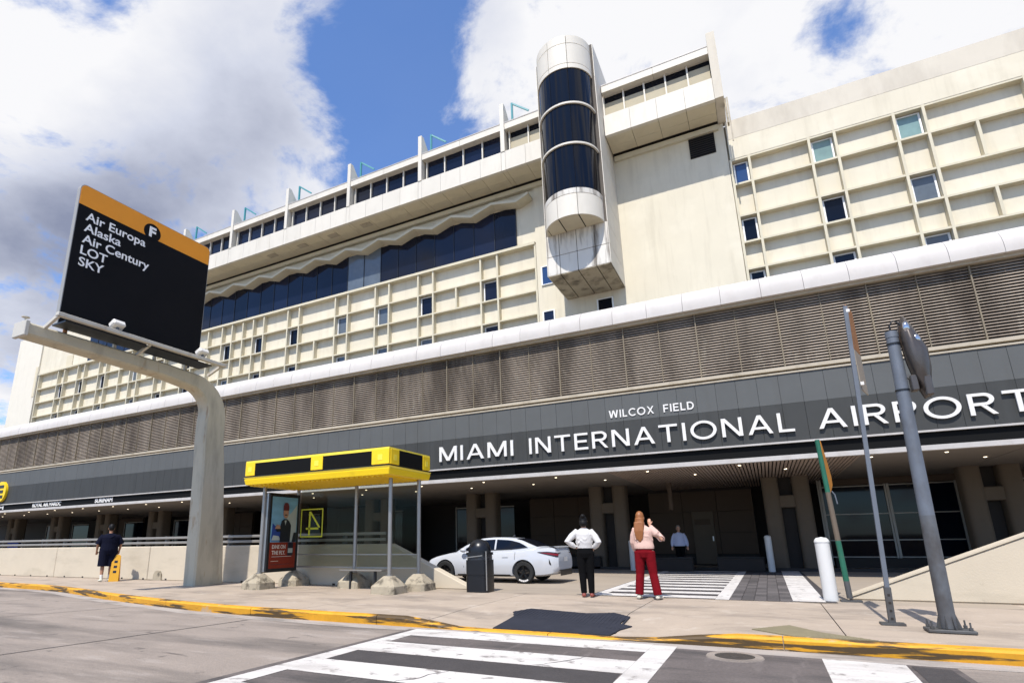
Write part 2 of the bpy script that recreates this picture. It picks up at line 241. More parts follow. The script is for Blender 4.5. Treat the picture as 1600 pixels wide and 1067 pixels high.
# ---------------------------------------------------------------- mesh helpers
WLOC = {}                                    # world location of every parent
def tag(o, label=None, cat=None, group=None, kind=None):
    if label: o['label'] = label
    if cat: o['category'] = cat
    if group: o['group'] = group
    if kind: o['kind'] = kind
    return o
def empty(name, loc, label, cat, group=None):
    o = bpy.data.objects.new(name, None); o.empty_display_size = 0.3; COL.objects.link(o)
    o.location = loc; WLOC[o.name] = Vector(loc); return tag(o, label, cat, group)
def place(o, parent, wl):
    wl = Vector(wl); WLOC[o.name] = wl
    if parent is not None:
        o.parent = parent; o.location = wl - WLOC[parent.name]
    else: o.location = wl
    return o
class MB:
    def __init__(s): s.v = []; s.f = []; s.sm = []
    def add(s, vs, fs, smooth=False):
        k = len(s.v); s.v += [Vector(p) for p in vs]
        for f in fs: s.f.append([i + k for i in f]); s.sm.append(smooth)
        return s
    def box(s, x0, x1, y0, y1, z0, z1):
        p = [(x, y, z) for z in (z0, z1) for y in (y0, y1) for x in (x0, x1)]
        return s.add(p, [(0, 2, 3, 1), (4, 5, 7, 6), (0, 1, 5, 4), (2, 6, 7, 3), (0, 4, 6, 2), (1, 3, 7, 5)])
    def prism(s, poly, a0, a1, axis='x', smooth=False):
        """poly in the two other axes (cyclic order y,z / x,z / x,y), extruded along axis"""
        def P(a, b, c): return {'x': (c, a, b), 'y': (a, c, b), 'z': (a, b, c)}[axis]
        n = len(poly); vs = [P(a, b, a0) for a, b in poly] + [P(a, b, a1) for a, b in poly]
        k = len(s.f); fl = (axis == 'y')
        fs = [[i, (i + 1) % n, n + (i + 1) % n, n + i] for i in range(n)] + [list(range(n))[::-1], list(range(n, 2 * n))]
        area = sum(poly[i][0] * poly[(i + 1) % n][1] - poly[(i + 1) % n][0] * poly[i][1] for i in range(n))
        if (area < 0) != fl: fs = [f[::-1] for f in fs]
        s.add(vs, fs)
        if smooth:
            for i in range(n): s.sm[k + i] = True
        return s
    def bar(s, p, q, w, h=None, up=(0, 0, 1)):
        p, q = Vector(p), Vector(q); h = h or w; d = (q - p).normalized(); u = Vector(up)
        if abs(d.dot(u)) > .98: u = Vector((0, 1, 0))
        r = d.cross(u).normalized(); u = r.cross(d)
        vs = [c + r * a * w / 2 + u * b * h / 2 for c in (p, q) for a, b in ((-1, -1), (1, -1), (1, 1), (-1, 1))]
        return s.add(vs, [(0, 1, 2, 3)[::-1][::-1], (7, 6, 5, 4), (0, 4, 5, 1), (1, 5, 6, 2), (2, 6, 7, 3), (3, 7, 4, 0)])
    def tube(s, pts, rad, n=12, caps=True, smooth=True, flat=1.0, up=None):
        pts = [Vector(p) for p in pts]; m = len(pts)
        if not isinstance(rad, (list, tuple)): rad = [rad] * m
        vs = []; prev = None
        for i, p in enumerate(pts):
            d = (pts[min(i + 1, m - 1)] - pts[max(i - 1, 0)]).normalized()
            if prev is None:
                a = Vector(up) if up else Vector((0, 0, 1)) if abs(d.z) < .9 else Vector((0, 1, 0))
                r = d.cross(a).normalized()
            else:
                r = (prev - d * prev.dot(d)).normalized()
            prev = r; u = r.cross(d)
            vs += [p + (r * math.cos(t) + u * math.sin(t) * flat) * rad[i] for t in (2 * math.pi * k / n for k in range(n))]
        fs = [[i * n + k, (i + 1) * n + k, (i + 1) * n + (k + 1) % n, i * n + (k + 1) % n] for i in range(m - 1) for k in range(n)]
        s.add(vs, fs, smooth)
        if caps:
            k0 = len(s.v) - m * n
            s.f += [[k0 + k for k in range(n)], [k0 + (m - 1) * n + k for k in range(n)][::-1]]; s.sm += [False, False]
        return s
    def lathe(s, c, prof, n=24, smooth=True, a0=0.0, a1=2 * math.pi):
        """prof [(r,z)...] bottom to top about the vertical through c"""
        full = abs(a1 - a0 - 2 * math.pi) < 1e-6; m = n if full else n + 1; c = Vector(c)
        vs = [c + Vector((r * math.cos(a0 + (a1 - a0) * k / n), r * math.sin(a0 + (a1 - a0) * k / n), z)) for r, z in prof for k in range(m)]
        fs = [[i * m + k, i * m + (k + 1) % m, (i + 1) * m + (k + 1) % m, (i + 1) * m + k] for i in range(len(prof) - 1) for k in range(n)]
        s.add(vs, fs, smooth)
        if full:
            k0 = len(s.v) - len(prof) * m
            if prof[0][0] > 1e-4: s.f.append([k0 + k for k in range(m)][::-1]); s.sm.append(False)
            if prof[-1][0] > 1e-4: s.f.append([k0 + (len(prof) - 1) * m + k for k in range(m)]); s.sm.append(False)
        return s
    def loft(s, rings, n=16, smooth=True):
        """horizontal elliptical rings: (cx,cy,cz,rx,ry)"""
        vs = [(x + rx * math.cos(t), y + ry * math.sin(t), z) for x, y, z, rx, ry in rings for t in (2 * math.pi * k / n for k in range(n))]
        m = len(rings)
        fs = [[i * n + k, i * n + (k + 1) % n, (i + 1) * n + (k + 1) % n, (i + 1) * n + k] for i in range(m - 1) for k in range(n)]
        fs += [list(range(n))[::-1], [(m - 1) * n + k for k in range(n)]]
        return s.add(vs, fs, smooth)
    def ball(s, c, rx, ry, rz, n=14, m=9):
        return s.loft([(c[0], c[1], c[2] + rz * math.sin(a), max(rx * math.cos(a), .0005), max(ry * math.cos(a), .0005)) for a in (math.pi * (i / (m - 1) - .5) for i in range(m))], n)
    def xf(s, M, start=0):
        for i in range(start, len(s.v)): s.v[i] = M @ s.v[i]
        return s
    def mesh(s, name, bevel=0.0, segs=1):
        me = bpy.data.meshes.new(name); me.from_pydata([tuple(v) for v in s.v], [], s.f)
        me.polygons.foreach_set('use_smooth', s.sm); me.validate()
        bm = bmesh.new(); bm.from_mesh(me)
        if bevel:
            bmesh.ops.bevel(bm, geom=[e for e in bm.edges if len(e.link_faces) == 2 and e.calc_face_angle(0) > .6], offset=bevel, segments=segs, affect='EDGES', profile=.6)
        bm.to_mesh(me); bm.free(); return me
    def build(s, name, m, parent=None, bevel=0.0, origin=None, segs=1, fixn=True):
        lo = [min(v[i] for v in s.v) for i in range(3)]; hi = [max(v[i] for v in s.v) for i in range(3)]
        c = Vector(origin) if origin else Vector(((lo[0] + hi[0]) / 2, (lo[1] + hi[1]) / 2, lo[2] if parent is None else (lo[2] + hi[2]) / 2))
        s.v = [v - c for v in s.v]; me = s.mesh(name, bevel, segs)
        if fixn:
            bm = bmesh.new(); bm.from_mesh(me); bmesh.ops.recalc_face_normals(bm, faces=bm.faces); bm.to_mesh(me); bm.free()
        if any(s.sm): me.set_sharp_from_angle(angle=math.radians(38))
        me.materials.append(MATS[m]); o = bpy.data.objects.new(name, me); COL.objects.link(o)
        return place(o, parent, c)
def again(o, parent, wl, mt=None):
    """another copy of a part (shares its mesh) at a world location"""
    c = o.copy(); COL.objects.link(c); return place(c, parent, wl)
def B(name, m, parent, *b, bevel=0.0): return MB().box(*b).build(name, m, parent, bevel)
def evaluated(o, name):
    dg = bpy.context.evaluated_depsgraph_get(); me = bpy.data.meshes.new_from_object(o.evaluated_get(dg)); me.name = name
    return me
def txt(s, bold=0.0, extrude=0.0, spacing=1.0):
    cu = bpy.data.curves.new('t', 'FONT'); cu.body = s; cu.size = 1; cu.offset = bold; cu.extrude = extrude; cu.space_character = spacing; cu.resolution_u = 4
    o = bpy.data.objects.new('t', cu); COL.objects.link(o); bpy.context.view_layer.update()
    me = evaluated(o, 'lettering'); bpy.data.objects.remove(o); bpy.data.curves.remove(cu)
    return [v.co.copy() for v in me.vertices], [list(p.vertices) for p in me.polygons], me
def text_mb(s, u0, u1, v0, v1, depth, fn, bold=0.0, spacing=1.0):
    """lettering fitted to the rectangle u0..u1 x v0..v1; fn maps (u, v, d) to the world, d = distance off the surface (0..depth)"""
    vs, fs, me = txt(s, bold, 0.1, spacing)
    a = [min(p[i] for p in vs) for i in range(3)]; b = [max(p[i] for p in vs) for i in range(3)]
    return MB().add([fn(u0 + (p.x - a[0]) / (b[0] - a[0]) * (u1 - u0), v0 + (p.y - a[1]) / (b[1] - a[1]) * (v1 - v0), (p.z - a[2]) / (b[2] - a[2]) * depth) for p in vs], fs)
def curve_line(pts, x):
    for (x0, y0), (x1, y1) in zip(pts, pts[1:]):
        if x0 <= x <= x1: return y0 + (y1 - y0) * (x - x0) / (x1 - x0)
    return pts[0][1] if x < pts[0][0] else pts[-1][1]
# ---------------------------------------------------------------- ground
RZ = -0.15                                   # road level; pavement and driveway at 0
g = MB(); n = 0
g.add([(-600, -400, RZ), (600, -400, RZ), (600, 600, RZ), (-600, 600, RZ)], [(0, 1, 2, 3)]).build('road', 'road', fixn=False)['kind'] = 'structure'
KERB = [(-70, 14.5), (-45, 12.6), (-32, 11.5), (-26, 10.9), (-23.4, 10.62), (-21, 10.5), (-19, 10.2), (-17.5, 9.85), (-15.8, 9.4), (-13.8, 8.98), (-12.2, 8.68), (-10.8, 8.46), (-9.5, 8.34), (-8.4, 8.28), (-6, 8.28), (-1, 8.36), (2.2, 8.40), (8, 8.45), (40, 8.8)]
def kerby(x): return curve_line(KERB, x)
def sstep(a, b, x):
    t = max(0, min(1, (x - a) / (b - a))); return t * t * (3 - 2 * t)
def dip(x): return sstep(-5.6, -4.3, x) * (1 - sstep(-1.9, -0.4, x))        # dropped kerb at the crossing
def pz(x, y): return -0.125 * dip(x) * (1 - sstep(kerby(x) + .15, kerby(x) + 2.0, y))
WALL_Y = 13.4; DRIVE_Y = 12.86
# kerb: one stone after another
kb = bpy.data.objects.new('kerb', None); COL.objects.link(kb); kb['kind'] = 'structure'; WLOC[kb.name] = Vector((0, 0, 0))
def kerb_stone(x0, x1):
    m = MB(); N = 6; xs = [x0 + (x1 - x0) * i / N for i in range(N + 1)]; vs = []
    for x in xs:
        y = kerby(x); z = pz(x, y) + .004
        vs += [(x, y + .02, RZ - .05), (x, y - .008, z - .03), (x, y + .012, z - .006), (x, y + .03, z), (x, y + .17, z), (x, y + .17, RZ - .05)]
    fs = [[i * 6 + k, i * 6 + (k + 1) % 6, (i + 1) * 6 + (k + 1) % 6, (i + 1) * 6 + k] for i in range(N) for k in range(6)]
    fs += [list(range(6)), [N * 6 + k for k in range(6)][::-1]]
    return m.add(vs, fs).build('kerb_stone', 'kerb_yellow', kb)
x = -66.0
while x < 36:
    w = 3.0; kerb_stone(x + .006, x + w - .006); x += w
# pavement: concrete slabs with recessed joints
pv = bpy.data.objects.new('pavement', None); COL.objects.link(pv); pv['kind'] = 'structure'; WLOC[pv.name] = Vector((0, 0, 0))
def slab(x0, x1, f0, f1):
    """between y = f0(x) and f1(x)"""
    NX, NY = 8, 10; vs = []; t = .05
    for j in range(NY + 1):
        for i in range(NX + 1):
            x = x0 + (x1 - x0) * i / NX; y = f0(x) + (f1(x) - f0(x)) * j / NY
            edge = -.006 if i in (0, NX) else 0
            vs.append((x, y, pz(x, y) + edge))
    fs = [[j * (NX + 1) + i, j * (NX + 1) + i + 1, (j + 1) * (NX + 1) + i + 1, (j + 1) * (NX + 1) + i] for j in range(NY) for i in range(NX)]
    k = len(vs); ring = [i for i in range(NX + 1)] + [j * (NX + 1) + NX for j in range(1, NY + 1)] + [NY * (NX + 1) + i for i in range(NX - 1, -1, -1)] + [j * (NX + 1) for j in range(NY - 1, 0, -1)]
    for r in ring: vs.append((vs[r][0], vs[r][1], -.2))
    m = len(ring); fs += [[ring[a], k + a, k + (a + 1) % m, ring[(a + 1) % m]] for a in range(m)]
    return MB().add(vs, fs, False).build('slab', 'sidewalk', pv, fixn=False)
x = -66.0; ki = lambda x: kerby(x) + .174
mid = lambda x: max(kerby(x) + 1.3, 10.9)
while x < 36:
    w = 2.9; a, b = x + .007, x + w - .007
    yb = (lambda q: 14.6) if (b < -8.5 or a > 1.5) else (lambda q: DRIVE_Y)
    if kerby(x) < 9.2:
        slab(a, b, ki, lambda q: mid(q) - .006); slab(a, b, lambda q: mid(q) + .006, yb)
    else: slab(a, b, ki, lambda q: max(yb(q), kerby(q) + 1))
    x += w
B('pavement_bed', 'joint', pv, -66, 36, 8.7, 14.5, -.3, -.155)
# driveway under the canopy
dv = MB().add([(-90, 14.606, 0), (-10.9, 14.606, 0), (-10.9, DRIVE_Y + .006, 0), (3.6, DRIVE_Y + .006, 0), (3.6, 14.606, 0), (60, 14.606, 0), (60, 45, 0), (-90, 45, 0)], [(0, 1, 2, 3, 4, 5, 6, 7)]).build('driveway', 'driveway', fixn=False)
dv['kind'] = 'structure'

# painted crossing on the road
def sheet(name, m, pts, z, parent=None, label=None, th=0.0):
    return MB().add([(x, y, z) for x, y in pts], [list(range(len(pts)))]).build(name, m, parent, fixn=False)
cw = tag(bpy.data.objects.new('road_crossing', None), kind='structure'); COL.objects.link(cw); WLOC[cw.name] = Vector((0, 0, 0))
z1, z2 = RZ + .004, RZ + .008
sheet('asphalt_strip', 'asphalt', [(-5.45, -6), (1.75, -6), (1.55, 8.02), (-5.22, 8.10)], z1, cw)
for y0, y1, mt in ((7.02, 7.58, 'asphalt'), (5.72, 6.30, 'asphalt_dark'), (4.45, 5.05, 'asphalt'), (3.2, 3.8, 'asphalt_dark')):
    sheet('dark_strip', mt, [(-4.84, y0), (-1.5, y0 + .05), (-1.52, y1 + .05), (-4.84, y1)], z1 + .002, cw)
for y0, y1 in ((7.58, 8.14), (6.32, 7.00), (5.07, 5.70), (3.8, 4.43), (2.55, 3.18), (1.3, 1.9), (0, .65), (-1.2, -.6)):
    sheet('white_stripe', 'paint_white', [(-4.86, y0), (-1.5, y0 + .05), (-1.5, y1 + .05), (-4.86, y1)], z2, cw)
sheet('white_edge_line', 'paint_white', [(-5.22, -4), (-4.862, -4), (-4.862, 8.12), (-5.10, 8.12)], z2, cw)
sheet('white_edge_line', 'paint_white', [(-1.498, -4), (-1.22, -4), (-1.20, 8.16), (-1.498, 8.16)], z2, cw)
sheet('white_edge_line', 'paint_white', [(.38, 2), (.98, 2), (1.12, 7.98), (.36, 8.02)], z2, cw)
sheet('asphalt_patch', 'asphalt_dark', [(1.16, 7.1), (1.5, 7.0), (1.48, 7.9), (1.16, 7.94)], z2, cw)
# crossing on the driveway
fw = tag(bpy.data.objects.new('driveway_crossing', None), kind='structure'); COL.objects.link(fw); WLOC[fw.name] = Vector((0, 0, 0))
sheet('asphalt_strip', 'asphalt_dark', [(-3.66, 12.93), (.98, 12.93), (.86, 24), (-3.64, 24)], .004, fw)
y = 13.02; i = 0
while y < 23.5:
    sheet('white_stripe', 'paint_white', [(-3.38, y), (-1.10, y), (-1.10, y + .52), (-3.38, y + .52)], .008, fw); y += .98
sheet('white_edge_line', 'paint_white', [(-3.62, 12.95), (-3.384, 12.95), (-3.384, 24), (-3.62, 24)], .008, fw)
sheet('white_edge_line', 'paint_white', [(-1.096, 12.88), (-.84, 12.88), (-.84, 24), (-1.096, 24)], .008, fw)
sheet('white_edge_line', 'paint_white', [(.26, 13.0), (.80, 13.0), (.80, 24), (.26, 24)], .008, fw)
pav0 = None
for j in range(22):
    for i in range(5):
        wl = (-.73 + i * .222, 13.1 + j * .44, .009)
        if pav0 is None:
            pav0 = MB().box(-.105, .105, -.212, .212, -.009, .006).build('paver', 'paver', fw, .006, origin=(0, 0, 0)); place(pav0, fw, wl)
        else: again(pav0, fw, wl)
# gutter strip along the kerb and tar seams in the road
gt = MB(); xs = [-40 + .5 * i for i in range(150)]; vs = []
for x in xs: vs += [(x, kerby(x) - .34 - .03 * math.sin(x * 1.7), RZ + .003), (x, kerby(x) + .03, RZ + .003)]
gt.add(vs, [[2 * i, 2 * i + 2, 2 * i + 3, 2 * i + 1] for i in range(len(xs) - 1)]).build('gutter', 'gutter', None, fixn=False)['kind'] = 'structure'
def seam(pts, w=.03):
    v = []
    for i, (x, y) in enumerate(pts):
        j = random.uniform(-.012, .012); v += [(x - w / 2 + j, y - w * .3, RZ + .0045), (x + w / 2 + j, y + w * .3, RZ + .0045)]
    MB().add(v, [[2 * i, 2 * i + 1, 2 * i + 3, 2 * i + 2] for i in range(len(pts) - 1)]).build('tar_seam', 'asphalt_dark', cw, fixn=False)
for a, b, n_ in (((-14.5, 4.0), (-12.93, 8.4), 14), ((-20.9, 8.6), (-19.9, 9.9), 8), ((-17.7, 6.5), (-17.4, 8.9), 8), ((-9.2, 1.5), (-8.6, 7.9), 16)):
    seam([(a[0] + (b[0] - a[0]) * i / n_, a[1] + (b[1] - a[1]) * i / n_) for i in range(n_ + 1)])
def crack(x, y, dx, dy, n_, w, mt, z):
    pts = []; rc_ = random.Random(int(x * 100 + y * 10))
    for i in range(n_): pts.append((x, y)); x += dx + rc_.uniform(-.05, .05); y += dy + rc_.uniform(-.04, .04)
    v = []
    for i, (a, b) in enumerate(pts): q = w * (1 - abs(2 * i / (n_ - 1) - 1)) + .001; v += [(a - q * .5, b + q * .5, z), (a + q * .5, b - q * .5, z)]
    MB().add(v, [[2 * i, 2 * i + 1, 2 * i + 3, 2 * i + 2] for i in range(n_ - 1)]).build('crack', mt, cw, fixn=False)
for x, y, dx, dy, n_ in ((-2.55, 6.3, .05, .07, 12), (-3.5, 5.0, .04, .08, 12), (-9.5, 6.2, .12, .03, 9), (-7.2, 5.2, .1, -.02, 8), (-12.0, 7.1, .1, .05, 8), (-6.4, 6.9, .09, .0, 6), (.7, 6.6, .03, .07, 10)):
    crack(x, y, dx, dy, n_, .016, 'asphalt_dark', RZ + .0095)
# tactile mats by the kerb, drain cover
def ribbed_mat(name, m, pts, label, nr):
    e = empty(name, (sum(p[0] for p in pts) / len(pts), sum(p[1] for p in pts) / len(pts), 0), label, 'tactile mat')
    b = MB(); n = len(pts); z = [pz(*p) + .014 for p in pts]
    b.add([(p[0], p[1], z[i]) for i, p in enumerate(pts)] + [(p[0], p[1], z[i] - .03) for i, p in enumerate(pts)], [list(range(n))] + [[i, n + i, n + (i + 1) % n, (i + 1) % n] for i in range(n)])
    b.build('mat_base', m, e)
    r = MB(); ys = [p[1] for p in pts]; xs = [p[0] for p in pts]
    def inside(x, y):
        c = False
        for (x0, y0), (x1, y1) in zip(pts, pts[1:] + pts[:1]):
            if (y0 > y) != (y1 > y) and x < (x1 - x0) * (y - y0) / (y1 - y0) + x0: c = not c
        return c
    for k in range(nr):
        x = min(xs) + (max(xs) - min(xs)) * (k + .5) / nr; good = [min(ys) + i * .02 for i in range(int((max(ys) - min(ys)) / .02)) if inside(x, min(ys) + i * .02)]
        if len(good) > 3:
            y0, y1 = good[0], good[-1]; N = 5
            for i in range(N):
                ya, yb = y0 + (y1 - y0) * i / N, y0 + (y1 - y0) * (i + 1) / N
                r.bar((x, ya, pz(x, ya) + .011), (x, yb, pz(x, yb) + .011), .03, .010)
    o = r.build('ribs', m, e); o['kind'] = 'stuff'
    return e
ribbed_mat('tactile_mat', 'mat_dark', [(-3.95, 8.5), (-2.15, 8.53), (-2.1, 8.95), (-1.97, 9.2), (-2.19, 9.32), (-2.12, 9.8), (-2.42, 10.05), (-2.87, 9.9), (-3.37, 10.0), (-3.92, 10.1), (-4.12, 9.75), (-3.97, 9.4)], 'dark blue-black ribbed tactile mat with a ragged end at the dropped kerb', 34)
ribbed_mat('tactile_mat', 'mat_olive', [(-.35, 8.95), (.12, 8.50), (.98, 8.52), (.45, 8.95), (.1, 9.5)], 'dusty olive tactile mat behind the full yellow kerb near the poles', 22)
mh = empty('manhole_cover', (-.52, 7.75, RZ + .004), 'round iron manhole cover set in the road beside the white crossing', 'manhole cover')
MB().lathe((-.52, 7.75, RZ + .004), [(.215, 0), (.215, .012), (.30, .012), (.31, 0)], 28, False).build('rim', 'road', mh)
MB().lathe((-.52, 7.75, RZ + .004), [(.21, 0), (.205, .010), (.06, .010), (.055, .014), (.001, .014)], 28, False).build('lid', 'iron', mh)

# ---------------------------------------------------------------- terminal (lower building)
T = empty('terminal_building', (-20, 24, 0), 'long grey and brown terminal frontage with louvred band and dark drive-through canopy', 'building')
TX0, TX1 = -72.0, 16.0
YF = 19.0
pw = 0.582
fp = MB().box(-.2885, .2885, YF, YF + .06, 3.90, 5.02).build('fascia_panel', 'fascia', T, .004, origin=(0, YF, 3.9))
fq = MB().box(-.2885, .2885, YF + .004, YF + .06, 5.024, 5.93).build('fascia_panel', 'fascia_reflection', T, .004, origin=(0, YF, 3.9))
k = 0; X = TX1 - pw / 2
while X > TX0:
    if k == 0: place(fp, T, (X, YF, 3.9)); place(fq, T, (X, YF, 3.9))
    else:
        for q_ in (fp, fq): again(q_, T, (X, YF + random.uniform(-.003, .003), 3.9))
    k += 1; X -= pw
B('fascia_backing', 'dark_void', T, TX0, TX1, YF + .14, YF + .38, 3.5, 5.93)
B('fascia_trim', 'white_trim', T, TX0, TX1, YF - .045, YF + .05, 3.845, 3.896)
B('sign_band', 'black_band', T, TX0, TX1, YF + .05, YF + .12, 3.50, 3.842)
B('canopy_edge', 'white_trim', T, TX0, TX1, YF - .02, YF + .20, 3.365, 3.498)
B('fascia_cap', 'beige_trim', T, TX0, TX1, YF - .03, YF + .62, 5.935, 5.985)
B('recess', 'dark_void', T, TX0, TX1, YF + .40, YF + .7, 5.988, 6.10)
B('louver_sill', 'beige_trim', T, TX0, TX1, YF + .16, YF + .6, 6.102, 6.20)
# louvre bays
LZ0, LZ1, LY = 6.203, 8.44, YF + .36
B('louver_backing', 'dark_void', T, TX0, TX1, LY + .16, LY + .22, LZ0, LZ1)
bay = 1.19; NS = 25; m = MB()
for i in range(NS):
    z = LZ0 + .03 + i * (LZ1 - LZ0 - .03) / NS
    m.add([(s * (bay / 2 - .006), y, zz) for s in (-1, 1) for y, zz in ((LY + .02, z), (LY + .075, z + .058), (LY + .088, z + .05), (LY + .030, z - .012))], [(0, 1, 2, 3), (7, 6, 5, 4), (0, 4, 5, 1), (1, 5, 6, 2), (2, 6, 7, 3), (3, 7, 4, 0)])
lv = m.build('louver_panel', 'louver', T, origin=(0, LY, LZ0), fixn=True)
lp = MB().box(-.017, .017, LY - .02, LY + .12, LZ0 + .002, LZ1 - .002).build('louver_post', 'louver_post', T, origin=(0, LY, LZ0))
lq = MB().box(-.010, .010, LY - .002, LY + .10, LZ0 + .002, LZ1 - .002).build('louver_post', 'louver_post', T, origin=(0, LY, LZ0))
k = 0; X = -.05 + bay * 13
while X > TX0:
    p = lp if k % 2 == 0 else lq
    if k < 2: place(p, T, (X, LY, LZ0))
    else: again(p, T, (X, LY, LZ0))
    c = (X - bay / 2, LY + random.uniform(-.008, .008), LZ0)
    if k == 0: place(lv, T, c)
    else: again(lv, T, c)
    k += 1; X -= bay
B('louver_head', 'beige_trim', T, TX0, TX1, YF + .24, YF + .55, LZ1 + .001, LZ1 + .085)
# rounded white parapet panels
cpts = [(YF + .085, 8.53), (YF + .08, 8.66), (YF + .09, 8.82), (YF + .14, 9.0), (YF + .25, 9.17), (YF + .42, 9.30), (YF + .66, 9.38), (YF + 1.1, 9.42), (YF + 1.1, 9.30), (YF + .5, 8.9), (YF + .45, 8.53)]
cw_ = 1.17
cv = MB().prism(cpts, -cw_ / 2 + .005, cw_ / 2 - .005, 'x', smooth=True).build('parapet_panel', 'cove', T, origin=(0, YF, 8.53))
k = 0; X = TX1 - cw_ / 2
while X > TX0:
    c = (X, YF + random.uniform(-.004, .004), 8.53)
    if k == 0: place(cv, T, c)
    else: again(cv, T, c)
    k += 1; X -= cw_
B('roof_deck', 'roof_gravel', T, TX0, TX1, YF + 1.0, 27.0, 9.1, 9.34)
B('upper_wall', 'dark_void', T, TX0, TX1, YF + .62, YF + .95, 3.4, 9.28)
# canopy ceiling: plain panels, a slatted stretch, and lamps
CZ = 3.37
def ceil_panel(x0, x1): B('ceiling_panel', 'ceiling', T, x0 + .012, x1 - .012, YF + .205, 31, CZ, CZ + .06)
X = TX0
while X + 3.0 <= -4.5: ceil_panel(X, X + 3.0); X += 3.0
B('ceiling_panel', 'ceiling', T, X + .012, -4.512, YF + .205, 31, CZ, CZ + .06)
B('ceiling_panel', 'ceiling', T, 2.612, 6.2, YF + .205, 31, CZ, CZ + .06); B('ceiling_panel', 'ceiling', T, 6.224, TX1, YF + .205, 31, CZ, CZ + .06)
m = MB(); X = -4.47
while X < 2.58: m.box(X - .034, X + .034, YF + .205, 28.5, CZ, CZ + .05); X += .105
s = m.build('slatted_ceiling', 'ceiling_slat', T); s['kind'] = 'stuff'
B('ceiling_void', 'dark_void', T, TX0, TX1, YF + .65, 31, CZ + .13, CZ + .2)
lm = MB().lathe((0, 0, 0), [(.001, -.010), (.028, -.010), (.036, -.004), (.045, .0), (.045, .02)], 12, False).build('ceiling_light', 'lamp_lens', T, origin=(0, 0, 0)); k = 0
for X in [-54, -51, -48, -45, -42, -39, -36, -33, -30, -27, -24, -21, -18, -15, -12.2, -9.4, -6.5, -3.3, -.5, 2.9, 4.6]:
    for y in (YF + .75, YF + 2.7):
        c = (X + (1.3 if y > 21 else 0), y, CZ - .004)
        if k == 0: place(lm, T, c)
        else: again(lm, T, c)
        k += 1
# columns: pairs of rounded shafts tied by a cross beam
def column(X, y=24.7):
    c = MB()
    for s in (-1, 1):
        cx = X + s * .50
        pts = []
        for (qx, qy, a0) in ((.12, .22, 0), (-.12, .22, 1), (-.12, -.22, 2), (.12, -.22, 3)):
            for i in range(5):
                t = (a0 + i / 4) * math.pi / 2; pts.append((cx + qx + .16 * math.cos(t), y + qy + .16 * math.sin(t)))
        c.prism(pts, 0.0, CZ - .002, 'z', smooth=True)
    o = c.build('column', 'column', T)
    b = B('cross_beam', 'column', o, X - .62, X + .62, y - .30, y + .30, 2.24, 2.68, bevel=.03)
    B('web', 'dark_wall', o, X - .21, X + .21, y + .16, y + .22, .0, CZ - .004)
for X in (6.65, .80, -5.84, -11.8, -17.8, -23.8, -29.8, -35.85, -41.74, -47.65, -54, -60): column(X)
B('footway_edge', 'dark_wall', T, TX0, TX1, 23.95, 24.1, 0.0, .10)
# walls and doors behind the columns
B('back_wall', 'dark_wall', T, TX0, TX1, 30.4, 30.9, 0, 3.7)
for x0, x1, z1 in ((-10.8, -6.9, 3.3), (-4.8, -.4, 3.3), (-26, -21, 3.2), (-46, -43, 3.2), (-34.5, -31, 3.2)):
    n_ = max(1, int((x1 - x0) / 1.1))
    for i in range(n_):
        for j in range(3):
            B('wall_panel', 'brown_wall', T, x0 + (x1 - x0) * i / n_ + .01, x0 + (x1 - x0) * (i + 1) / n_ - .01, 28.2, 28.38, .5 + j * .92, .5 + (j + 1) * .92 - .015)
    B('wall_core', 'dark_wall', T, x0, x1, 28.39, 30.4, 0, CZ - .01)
d = B('door', 'column', T, -2.95, -2.05, 28.1, 28.195, .05, 2.35, bevel=.01); B('handle', 'alu', d, -2.17, -2.12, 28.03, 28.098, 1.05, 1.25)
B('notice', 'brown_wall', T, -2.85, -2.2, 28.07, 28.098, 1.75, 2.0)
B('pipe_drop', 'brown_wall', T, -3.35, -3.2, 24.3, 24.45, 2.3, CZ - .002)
# glazed front to the right
gx = [2.1, 4.28, 6.4, 8.6, 10.8]
for a, b in zip(gx, gx[1:]):
    for z0, z1 in ((.42, 1.0), (1.04, 1.98), (2.02, 3.05)):
        B('pane', 'glass_dark', T, a + .05, b - .05, 27.04, 27.06, z0, z1)
    for z in (.38, 1.0, 1.98, 3.05): B('transom', 'alu_dull', T, a + .045, b - .045, 26.98, 27.08, z, z + .04)
for a in gx:
    B('mullion', 'alu_dull', T, a - .04, a + .04, 26.94, 27.1, 0.1, CZ - .01)
    B('mullion', 'alu_dull', T, a - .11, a - .05, 26.97, 27.1, 0.1, CZ - .01)
B('plinth', 'dark_wall', T, 2.2, 11, 26.9, 27.2, 0, .36)
B('lintel', 'brown_wall', T, 2.2, 11, 26.9, 27.2, 3.12, CZ - .01)
for a in (-56, -52, -44.8, -38.8, -27, -20.8, -15, -13.8):
    B('pane', 'glass_dark', T, a, a + 2.2, 28.0, 28.03, .3, 2.9); B('mullion', 'alu_dull', T, a - .06, a - .003, 27.95, 28.06, 0, 3.0)
    B('transom', 'alu_dull', T, a, a + 2.2, 27.96, 28.06, 2.903, 2.96)

